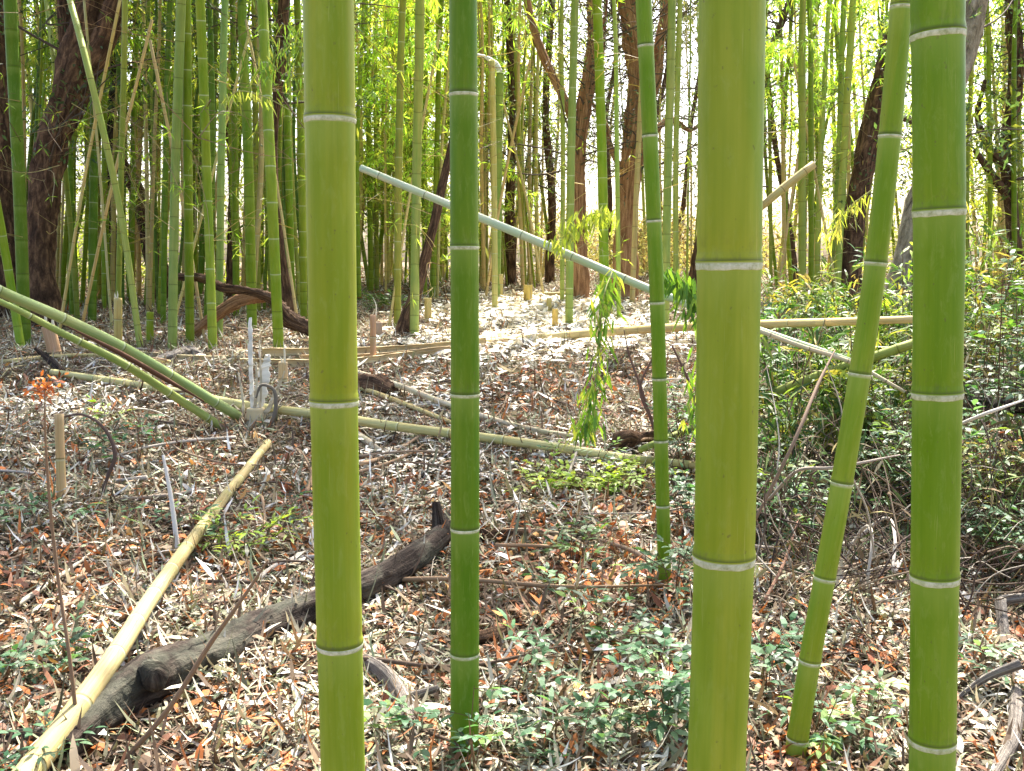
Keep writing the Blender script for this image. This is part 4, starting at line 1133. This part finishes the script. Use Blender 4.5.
stake("greyish wide stump behind the reddish tan stake", 378, 340, 322, 9, (.36, .28, .2))
stake("small tan stump left of the shattered white culm", 283, 385, 362, 9, (.48, .38, .2), splinter=2)
stake("tan stump left of the pale grey-green culm's foot near the leaning trunk", 428, 322, 298, 7, 'straw')

# shattered culm foot with white splinters
sb = G(256, 425)
sroot = empty("shattered_stump", sb)
tag(sroot, "shattered bamboo stump with tall white splinters where the fallen culms meet", "stump")
def flatstrip(name, pts, ws, colr, parent, th=.008):
    mb = MB(); rg = np.random.default_rng(int(ws[0] * 9000) + len(pts))
    dense, sl = spline(pts, 7); n = len(dense)
    ww = np.interp(np.linspace(0, 1, n), np.linspace(0, 1, len(ws)), ws)
    v = []
    for k, (p, w) in enumerate(zip(dense, ww)):
        p = Vector(p); a, b = w / 2 * rg.uniform(.55, 1.25), w / 2 * rg.uniform(.55, 1.25)
        j = Vector((0, rg.normal(0, .005), rg.normal(0, .006)))
        v += [p + j + Vector((-a, 0, rg.normal(0, .008))), p + Vector((b, .01, rg.normal(0, .008))), p + Vector((b, th + .01, 0)), p + j + Vector((-a, th, 0))]
    q = []
    for i in range(n - 1):
        for j in range(4): q.append([i * 4 + j, i * 4 + (j + 1) % 4, i * 4 + 4 + (j + 1) % 4, i * 4 + 4 + j])
    q += [[0, 3, 2, 1], [n * 4 - 4, n * 4 - 3, n * 4 - 2, n * 4 - 1]]
    cc = np.repeat(np.array(colr) * rg.uniform(.6, 1.08, (n, 1)), 4, 0)
    mb.add([tuple(a) for a in v], q, col=cc)
    return mb.link(name, M['splint'], tuple(sb), parent=parent, smooth=False)
yb = sb.y
flatstrip("splinter", [P(252, 414, yb), P(251, 380, yb), P(250, 345, yb), P(250, 318, yb)], [.022, .03, .03, .022], (.78, .76, .70), sroot)
flatstrip("splinter", [P(258, 416, yb + .03), P(262, 392, yb + .03), P(265, 368, yb + .03), P(268, 354, yb + .03)], [.03, .07, .08, .02], (.80, .77, .68), sroot)
flatstrip("splinter", [P(262, 418, yb - .02), P(272, 400, yb - .02), P(276, 386, yb - .02)], [.03, .03, .01], (.66, .58, .42), sroot)
flatstrip("splinter", [P(247, 430, yb - .04), P(240, 418, yb - .06), P(228, 410, yb - .06)], [.05, .045, .02], (.42, .27, .14), sroot)
for (x0, y0, x1, y1, w) in ((244, 420, 238, 372, .016), (260, 410, 259, 340, .014), (268, 412, 284, 372, .022), (254, 416, 256, 362, .02), (264, 420, 290, 396, .018)):
    flatstrip("splinter", [P(x0, y0, yb), P((x0 + x1) / 2 + 1, (y0 + y1) / 2, yb - .02), P(x1, y1, yb - .04)], [w, w, w * .3], (.60, .53, .38), sroot)
mb = MB(); tube(mb, [P(256, 440, yb - .1), P(270, 425, yb - .1), P(276, 405, yb - .1), P(272, 388, yb - .1), P(262, 385, yb - .1), P(256, 398, yb - .1)], [.010, .013, .014, .012, .010, .006], sides=8, n=8, rough=.1, col=(.16, .14, .11))
mb.link("curled_sheath", M['twig'], tuple(sb), parent=sroot)
mb = MB(); tube(mb, [sb + Vector((0, 0, -.03)), sb + Vector((0, 0, .05)), sb + Vector((.0, 0, .12))], [.075, .07, .06], sides=16, rough=.06, n=6, col=(.52, .42, .24))
mb.link("stump_base", M['splint'], tuple(sb), parent=sroot)

# cut-off pale culm with a curved white tip, right of the slim foreground culm
o = back_culm("pale grey culm broken off high up, with a bent white tip", GM, [(497, 300), (498, 200), (500, 72)], 8, 'blue', None, 3, cut=1)
tb = P(500, 72, G(497, 300).y)
mb = MB(); tube(mb, [tb, tb + Vector((-.06, 0, .12)), tb + Vector((-.2, 0, .22)), tb + Vector((-.38, 0, .28))], [.05, .045, .035, .02], sides=10, n=6, col=(.72, .72, .66))
t_ = mb.link("broken_tip", M['splint'], tuple(o.location), parent=o)

# ------------------------------------------------------------------ living plants
SEED = [(.05, .13, .06), (.07, .17, .08), (.10, .21, .10), (.035, .08, .04), (.15, .26, .13)]
LIME = [(.30, .42, .05), (.22, .36, .04), (.36, .46, .10)]
GRN = [(.04, .10, .02), (.06, .14, .03), (.09, .18, .035), (.15, .21, .05)]
YEL = [(.34, .31, .06), (.18, .24, .05), (.13, .20, .04), (.36, .29, .10)]
ORG = [(.42, .12, .04), (.48, .2, .07), (.30, .10, .05)]

def plant(label, base, h, spread, nst, per, pals, L=.05, Wd=.018, name="seedling", cat="seedling", group=None, seed=0, stemc=(.12, .07, .04), up=.4, wts=None, stem_r=.002, droop=.2, compound=True, lean=(0, 0)):
    rg = np.random.default_rng(seed)
    root = empty(name, base); tag(root, label, cat, group)
    st = MB(); fo = MB()
    b = np.array(base)
    for k in range(nst):
        a = rg.random() * 6.283; rr = spread * rg.random() ** .6
        hh = h * rg.uniform(.6, 1.05)
        foot = b + np.array([math.cos(a) * rr * .35, math.sin(a) * rr * .35, -.01])
        tip = b + np.array([math.cos(a) * rr + lean[0] * hh, math.sin(a) * rr + lean[1] * hh, hh])
        mid = (foot + tip) / 2 + rg.normal(0, .04 * h, 3)
        tube(st, [foot, mid, tip], [stem_r * 1.5, stem_r, stem_r * .6], sides=5, n=5, cap=False, col=stemc)
        for q in range(per):
            t = rg.uniform(.3, 1.0); o = foot + (tip - foot) * t if t > .5 else foot + (mid - foot) * t * 2
            az = rg.random() * 6.283; e = rg.uniform(-.1, .8)
            d = np.array([math.cos(az) * math.cos(e), math.sin(az) * math.cos(e), math.sin(e)])
            if compound:
                rl = L * rg.uniform(1.6, 2.8)
                tube(st, [o, o + d * rl * .6, o + d * rl - np.array([0, 0, .1 * rl])], [stem_r * .6, stem_r * .5, stem_r * .3], sides=3, n=2, cap=False, col=stemc)
                s = np.cross(d, [0, 0, 1]); s /= np.linalg.norm(s) + 1e-6
                ts = [.4, .4, .7, .7, 1.0]
                pp = np.array([o + d * rl * tt - np.array([0, 0, .1 * rl * tt]) for tt in ts])
                dd = np.array([d * .6 + s, d * .6 - s, d + s * .8, d - s * .8, d]) + rg.normal(0, .12, (5, 3))
                nn = np.tile(np.array([0, 0, 1.0]), (5, 1)) + rg.normal(0, .3, (5, 3))
                n = 5
            else:
                n = 4; pp = np.tile(o + d * .02, (n, 1)) + rg.normal(0, .02, (n, 3))
                dd = np.tile(d, (n, 1)) + rg.normal(0, .6, (n, 3)); nn = np.tile(np.array([0, 0, 1.0]), (n, 1)) + rg.normal(0, .45, (n, 3))
            c = pal(rg, 1, pals, wts or [1] * len(pals), .15)[0] * (1 + rg.normal(0, .12, (n, 1)))
            leaves(fo, pp, dd, nn, rg.uniform(.75, 1.2, n) * L, rg.uniform(.8, 1.15, n) * Wd, c, droop=droop, fold=.12)
    st.link("stem", M['twig'], tuple(base), parent=root)
    fo.link("foliage", M['leaf'], tuple(base), parent=root, smooth=False)
    return root

gs = "blue-green seedlings on the leaf litter"
SEEDS = [
    ("tall leafy seedling in front of the slim foreground culm's foot", (458, 790), .30, .13, 6, 5),
    ("seedling right of the slim foreground culm's foot", (505, 700), .22, .14, 6, 5),
    ("seedling at the bottom edge right of the thick yellow-green culm", (395, 776), .16, .16, 6, 5),
    ("seedling group at the bottom edge under the slim culm", (520, 765), .16, .20, 8, 5),
    ("seedling at the bottom centre right, among pale leaves", (590, 745), .15, .22, 9, 5),
    ("dense dark seedling touching the thickest culm's left edge", (668, 740), .34, .18, 12, 6),
    ("seedling above the dense dark one beside the thickest culm", (650, 660), .26, .20, 8, 5),
    ("seedling around the foot of the thinnest foreground culm", (672, 600), .30, .22, 10, 6),
    ("sparse seedling in the middle of the leaf litter", (595, 640), .22, .18, 6, 4),
    ("tiny seedling left of the thinnest foreground culm", (570, 545), .16, .08, 4, 4),
    ("seedling at the foot of the leaning slender culm", (800, 745), .20, .16, 8, 5),
    ("seedling between the thickest culm and the leaning culm", (762, 690), .24, .14, 8, 5),
    ("low seedling at the bottom edge left of the rightmost culm", (858, 745), .14, .16, 8, 5),
    ("seedling in the lower right corner region beyond the rightmost culm", (985, 690), .18, .16, 6, 4),
    ("leafy seedling against the left frame edge above the corner branch", (18, 690), .14, .2, 10, 5),
    ("seedling right at the lower left corner on the pale culm's end", (55, 775), .12, .14, 7, 5),
    ("seedling beside the upright tan stake at the left", (85, 470), .35, .3, 8, 5),
    ("seedling behind the curved dark vine at the left", (135, 470), .42, .25, 8, 5),
    ("low seedling on the leaves right of the upright tan stake", (170, 530), .18, .22, 8, 5),
    ("low seedling at the left frame edge below the stake", (25, 530), .14, .35, 10, 5),
    ("seedling above the dark log's left end", (210, 555), .12, .16, 6, 4),
    ("low seedling behind the dark log by the thick yellow-green culm", (300, 520), .12, .2, 6, 4),
    ("seedling low between slim culm and thinnest culm", (560, 600), .15, .14, 6, 4),
    ("seedling just left of the thickest culm, mid height", (690, 530), .35, .2, 10, 5),
    ("small seedling under the drooping leaf spray", (592, 470), .2, .25, 8, 5),
]
for k, (lab, (px, py), h, sp_, ns, per) in enumerate(SEEDS):
    plant(lab, G(px, py), h, sp_, max(3, int(ns * .6)), max(3, per - 1), SEED if k % 2 else SEED + [(.24, .34, .20), (.16, .26, .06)], L=(.05, .066, .058)[k % 3], Wd=(.018, .021, .026)[k % 3], group=gs, seed=100 + k)
plant("bright lime green clump glowing in the sun by the fallen cane's broken end", G(592, 492), .12, .42, 18, 6, LIME, L=.06, Wd=.024, name="ground_plant", cat="plant", seed=150)
plant("lime green fern-like sprig above the dark log", G(246, 556), .20, .18, 6, 4, LIME, L=.07, Wd=.018, name="ground_plant", cat="plant", seed=151)
plant("bright green sprig low left of the fallen green pair's end", G(104, 425), .10, .12, 3, 3, LIME, L=.07, Wd=.024, name="ground_plant", cat="plant", seed=152)
plant("mid green sapling with narrow leaves standing in the middle litter", G(570, 570), .24, .10, 4, 4, GRN, L=.07, Wd=.018, name="ground_plant", cat="plant", seed=153)
plant("fresh green creeper among the twigs at the grove's right foot", G(385, 312), .35, .5, 12, 6, GRN, L=.08, Wd=.03, name="ground_plant", cat="plant", seed=154)

# saplings with bare stems
def sapling(label, pts, r, tipcol, n, seed, tsz=.05, name="sapling", fr=.06):
    root = empty(name, pts[0]); tag(root, label, "sapling")
    mb = MB(); tube(mb, pts, r, sides=9, n=10, rough=.08, seed=seed, col=(.20, .13, .08)); mb.link("stem", M['twig'], tuple(pts[0]), parent=root)
    if n:
        rg = np.random.default_rng(seed); fo = MB()
        c = np.array(pts[-1]) + rg.normal(0, fr, (n, 3))
        leaves(fo, c, rnd_dirs(rg, n), rnd_dirs(rg, n), rg.uniform(.5, 1.1, n) * tsz, rg.uniform(.3, .5, n) * tsz, pal(rg, n, tipcol, [1] * len(tipcol), .15))
        for q in range(0, n, 6):
            tube(fo, [pts[-1], c[q]], [.0015, .001], sides=3, n=1, cap=False, col=(.35, .12, .06))
        fo.link("leaf_tuft", M['leaf'], tuple(pts[0]), parent=root, smooth=False)
b0 = G(80, 752)
sapling("thin bare stem with orange-red leaf tuft in front of the pale fallen culm", [b0, P(70, 660, b0.y), P(57, 570, b0.y + .05), P(48, 480, b0.y + .05), P(45, 425, b0.y + .05), P(45, 388, b0.y + .05)], [.007, .006, .0055, .0045, .003, .002], ORG, 80, 31, .022, fr=.022)
b1 = G(118, 768)
sapling("leaning brown twig stem crossing in front of the dark log", [b1, P(169, 708, b1.y), P(212, 641, b1.y + .05), P(245, 595, b1.y + .05), P(268, 560, b1.y + .05)], [.009, .008, .007, .0055, .003], ORG, 0, 32)
vy = G(115, 503).y
mb = MB(); tube(mb, [P(57, 418, vy), P(84, 415, vy), P(101, 425, vy), P(112, 442, vy), P(115, 456, vy), P(108, 476, vy), P(104, 492, vy), P(116, 505, vy)], [.004, .007, .008, .010, .011, .009, .008, .006], sides=10, n=8, rough=.25, col=(.11, .075, .06))
tag(mb.link("vine", M['twig'], P(57, 418, vy)), "curved dark vine stem arching over the leaves at the left", "vine")
by_ = G(655, 440).y
for k, (lab, pl) in enumerate([
        ("dark bare twig sapling left of the thinnest foreground culm", [(655, 432), (640, 385), (628, 350), (624, 330)]),
        ("dark bare twig forking up beside the thinnest foreground culm", [(652, 420), (640, 390), (655, 350), (652, 300)]),
        ("bare stick leaning just right of the thinnest foreground culm", [(700, 430), (688, 380), (672, 345)])]):
    mb = MB(); tube(mb, [P(x, y, by_) for x, y in pl], [.013, .010, .006, .003][:len(pl)], sides=6, n=8, rough=.1, col=(.15, .09, .07))
    tag(mb.link("dead_sapling", M['twig'], P(*pl[0], by_)), lab, "sapling")

# ------------------------------------------------------------------ hanging leaf sprays
def hanging(label, pts, n, L, Wd, cols, seed, spread=.10, r=.004, name="leaf_spray"):
    rg = np.random.default_rng(seed); root = empty(name, pts[0]); tag(root, label, "leafy branch", "hanging bamboo leaf sprays")
    st = MB(); tube(st, pts, [r] * (len(pts) - 1) + [r * .4], sides=6, n=8, col=(.28, .28, .10)); st.link("twig", M['twig'], tuple(pts[0]), parent=root)
    dense, s = spline(pts, 16); fo = MB()
    idx = rg.integers(0, len(dense), n); base = dense[idx]
    off = rnd_dirs(rg, n) * spread * rg.random((n, 1)); off[:, 2] *= .6
    dd = rnd_dirs(rg, n) * .55; dd[:, 2] -= .75
    nn = rnd_dirs(rg, n); nn[:, 1] -= .8
    leaves(fo, base + off, dd, nn, rg.uniform(.65, 1.15, n) * L, rg.uniform(.8, 1.2, n) * Wd, pal(rg, n, cols, [1] * len(cols), .18), droop=rg.uniform(.0, .4, n), fold=.14)
    fo.link("foliage", M['bleaf'], tuple(pts[0]), parent=root, smooth=False)
hy = 5.5
HB = [(.09, .20, .03), (.13, .26, .04), (.17, .30, .05), (.30, .36, .08)]
hanging("long drooping spray of narrow green leaves hanging from the silvery slanting culm", [P(612, 272, hy + .2), P(604, 296, hy), P(600, 330, hy), P(597, 370, hy), P(588, 415, hy), P(585, 430, hy)], 270, .10, .015, HB, 61, .10)
hanging("bright yellow-green leaf spray on top of the silvery slanting culm", [P(554, 246, hy + .35), P(572, 230, hy + .1), P(592, 214, hy), P(612, 212, hy)], 210, .075, .012, [(.30, .40, .07), (.40, .46, .12), (.24, .34, .05)], 62, .10)
hanging("dark green leaf spray between the thinnest and the thickest foreground culms", [P(668, 268, 4.6), P(684, 282, 4.6), P(696, 296, 4.6), P(700, 318, 4.6)], 220, .08, .014, [(.07, .17, .03), (.10, .22, .04), (.16, .28, .05)], 63, .10)
hanging("small leaf spray hanging left of the thickest culm at mid height", [P(700, 350, 4.8), P(696, 385, 4.8), P(692, 430, 4.8)], 110, .07, .013, HB, 64, .12)
hanging("leafy twig drooping over the left grove beside the thick yellow-green culm", [P(312, 20, 7), P(292, 40, 7), P(272, 60, 7), P(262, 72, 7)], 170, .09, .012, HB, 65, .26)
hanging("small yellowish leaf spray crossing the left grove at mid height", [P(290, 110, 7.5), P(262, 96, 7.5), P(236, 92, 7.5), P(225, 100, 7.5)], 60, .08, .010, [(.36, .42, .12), (.24, .34, .06)], 66, .07)
hanging("yellow-green leaf spray over the dark trunk left of the leaning slender culm", [P(872, 190, 7), P(852, 205, 7), P(838, 222, 7), P(830, 240, 7)], 90, .09, .012, [(.30, .38, .08), (.42, .42, .12)], 67, .14)

# ------------------------------------------------------------------ right-hand undergrowth
def shrub(label, px, py, h, spread, nst, per, cols, L, Wd, seed, compound=True, name="shrub", droop=.25, lean=(0, 0), Yo=0, stem_r=.0035):
    g = G(px, py); g = on(g.x, g.y + Yo)
    return plant(label, g, h, spread, nst, per, cols, L=L, Wd=Wd, name=name, cat="shrub", group="shrubs and bamboo grass in the undergrowth", seed=seed, compound=compound, stem_r=stem_r, droop=droop, lean=lean)
SH = [
    ("dense bamboo-grass shrub right of the thickest culm, yellow and green leaves", 800, 478, .85, .50, 26, 12, GRN + GRN + YEL, .13, .018, False),
    ("shrub with narrow leaves behind the leaning slender culm's middle", 868, 470, .90, .5, 26, 12, GRN + YEL[:3], .14, .016, False),
    ("broad-leaved blue-green shrub between the leaning culm and the rightmost culm", 895, 520, .65, .45, 22, 9, SEED + GRN, .06, .024, True),
    ("broad-leaved shrub right of the thickest culm near the ground", 785, 545, .50, .40, 20, 8, SEED + GRN, .055, .022, True),
    ("tall broad-leaved shrub at the right frame edge", 1000, 470, 1.05, .5, 24, 12, SEED + GRN, .065, .026, True),
    ("yellowing shrub beyond the rightmost thick culm, lower part", 985, 530, .55, .45, 22, 9, YEL + GRN, .07, .022, True),
    ("rusty orange fern-like shrub near the right frame edge", 998, 505, .42, .14, 9, 9, ORG + YEL[:1], .03, .009, True),
    ("thin-leaved green shrub far behind the rightmost culm", 985, 400, 1.0, .7, 26, 12, GRN + YEL, .12, .018, False),
    ("tall airy yellow bamboo-grass clump beyond the rightmost culm", 1010, 380, 1.5, .6, 20, 14, YEL + GRN, .15, .018, False),
    ("low shrub along the straw culm right of the thickest culm", 790, 400, .7, .7, 24, 12, GRN + SEED, .10, .02, False),
    ("shrub behind the leaning culm level with the straw culm", 845, 385, .85, .6, 22, 12, GRN + YEL, .12, .02, False),
    ("sunlit shrub in the gap between the leaning and rightmost culms", 905, 400, 1.1, .45, 22, 12, GRN + LIME, .10, .02, False),
    ("small shrub beneath the dark spray left of the thickest culm", 700, 470, .5, .35, 16, 8, SEED + GRN, .05, .02, True),
    ("yellow leafy shrub behind the thickest culm's right edge near the dark trunk", 805, 350, .8, .6, 18, 10, YEL + GRN, .13, .02, False),
    ("dark low shrub at the right frame edge below the rusty one", 1010, 575, .40, .35, 16, 8, SEED + GRN[:2], .05, .02, True),
]
for k, (lab, px, py, h, sp_, ns, per, cols, L, Wd, comp) in enumerate(SH):
    shrub(lab, px, py, h, sp_, int(ns * (.85 if comp else .95)), int(per * (.9 if comp else 1.1)), cols, L * (1.25 if comp else 1.1), Wd, 200 + k, comp)

def tangle():
    rg = np.random.default_rng(44); mb = MB()
    for k in range(620):
        px = rg.uniform(752, 1045); py = rg.uniform(385, 640)
        g = G(px, py); L = rg.uniform(.25, .9); a = rg.random() * 6.283
        pts = [g + Vector((0, 0, rg.uniform(0, .3)))]
        d = np.array([math.cos(a), math.sin(a) * .6, rg.uniform(-.2, .9)])
        for q in range(4):
            d = d + rg.normal(0, .45, 3); d /= np.linalg.norm(d)
            nxt = pts[-1] + Vector(d) * L / 4
            nxt.z = max(nxt.z, float(zg(nxt.x, nxt.y)) + .01)
            pts.append(nxt)
        c = pal(rg, 1, [(.10, .07, .05), (.17, .13, .09), (.36, .32, .26), (.05, .035, .03)], [3, 3, 1.2, 3])[0]
        r = rg.uniform(.0015, .0045)
        tube(mb, pts, [r, r, r * .8, r * .6, r * .3], sides=4, n=4, cap=False, col=c)
    # dead narrow leaves caught in it
    n = 2600
    pp = []
    for k in range(n):
        g = G(rg.uniform(752, 1045), rg.uniform(400, 620)); pp.append([g.x, g.y, g.z + rg.random() ** 1.6 * .75])
    nn = rnd_dirs(rg, n)
    dd = rnd_dirs(rg, n); dd[:, 2] -= .5
    leaves(mb, pp, dd, nn, rg.uniform(.05, .15, n), rg.uniform(.006, .016, n), pal(rg, n, [(.26, .21, .09), (.17, .12, .07), (.10, .14, .04), (.06, .11, .04), (.4, .34, .2)], [2, 3, 3, 4, .7], .2), droop=rg.uniform(0, .5, n), simple=True)
    tag(mb.link("twig_tangle", M['twig']), "tangle of dead twigs, thin vines and caught leaves in the shaded undergrowth at the right", "twigs", kind="stuff")
tangle()
ty = G(850, 600).y
for k, (lab, pl, c) in enumerate([
        ("pale curly dead vine looping beside the leaning slender culm", [(838, 600), (846, 560), (862, 530), (872, 545), (868, 575), (880, 590)], (.42, .38, .33)),
        ("pale forked dead vine right of the curly one", [(850, 545), (880, 520), (895, 540), (893, 570), (905, 555)], (.38, .35, .31)),
        ("thin grey vine arching across beside the leaning slender culm", [(768, 500), (800, 470), (830, 468), (900, 455)], (.28, .24, .2)),
        ("whitish stick rising right beyond the rightmost culm", [(958, 425), (990, 412), (1030, 398)], (.50, .47, .42)),
        ("thin brown stick slanting in front of the right-hand shrubs", [(755, 520), (790, 450), (820, 380), (835, 350)], (.2, .14, .1)),
        ("reddish stick leaning down from the middle right undergrowth", [(765, 600), (785, 560), (798, 520)], (.26, .15, .1)),
        ("long grey stick lying right of the thickest culm near its lower ring", [(752, 545), (790, 560), (815, 610)], (.3, .26, .22)),
        ("thin brown twig crossing under the leaning slender culm's middle", [(835, 570), (870, 560), (912, 545)], (.2, .15, .11))]):
    mb = MB(); tube(mb, [P(x, y, ty + .25 * math.sin(q * 1.3 + k)) for q, (x, y) in enumerate(pl)], [.007] * (len(pl) - 1) + [.003], sides=7, n=10, rough=.08, seed=k, col=c)
    tag(mb.link("dead_vine" if "vine" in lab else "dry_stick", M['twig'], P(*pl[0], ty)), lab, "vine" if "vine" in lab else "stick", "dead vines and sticks in the right-hand undergrowth")
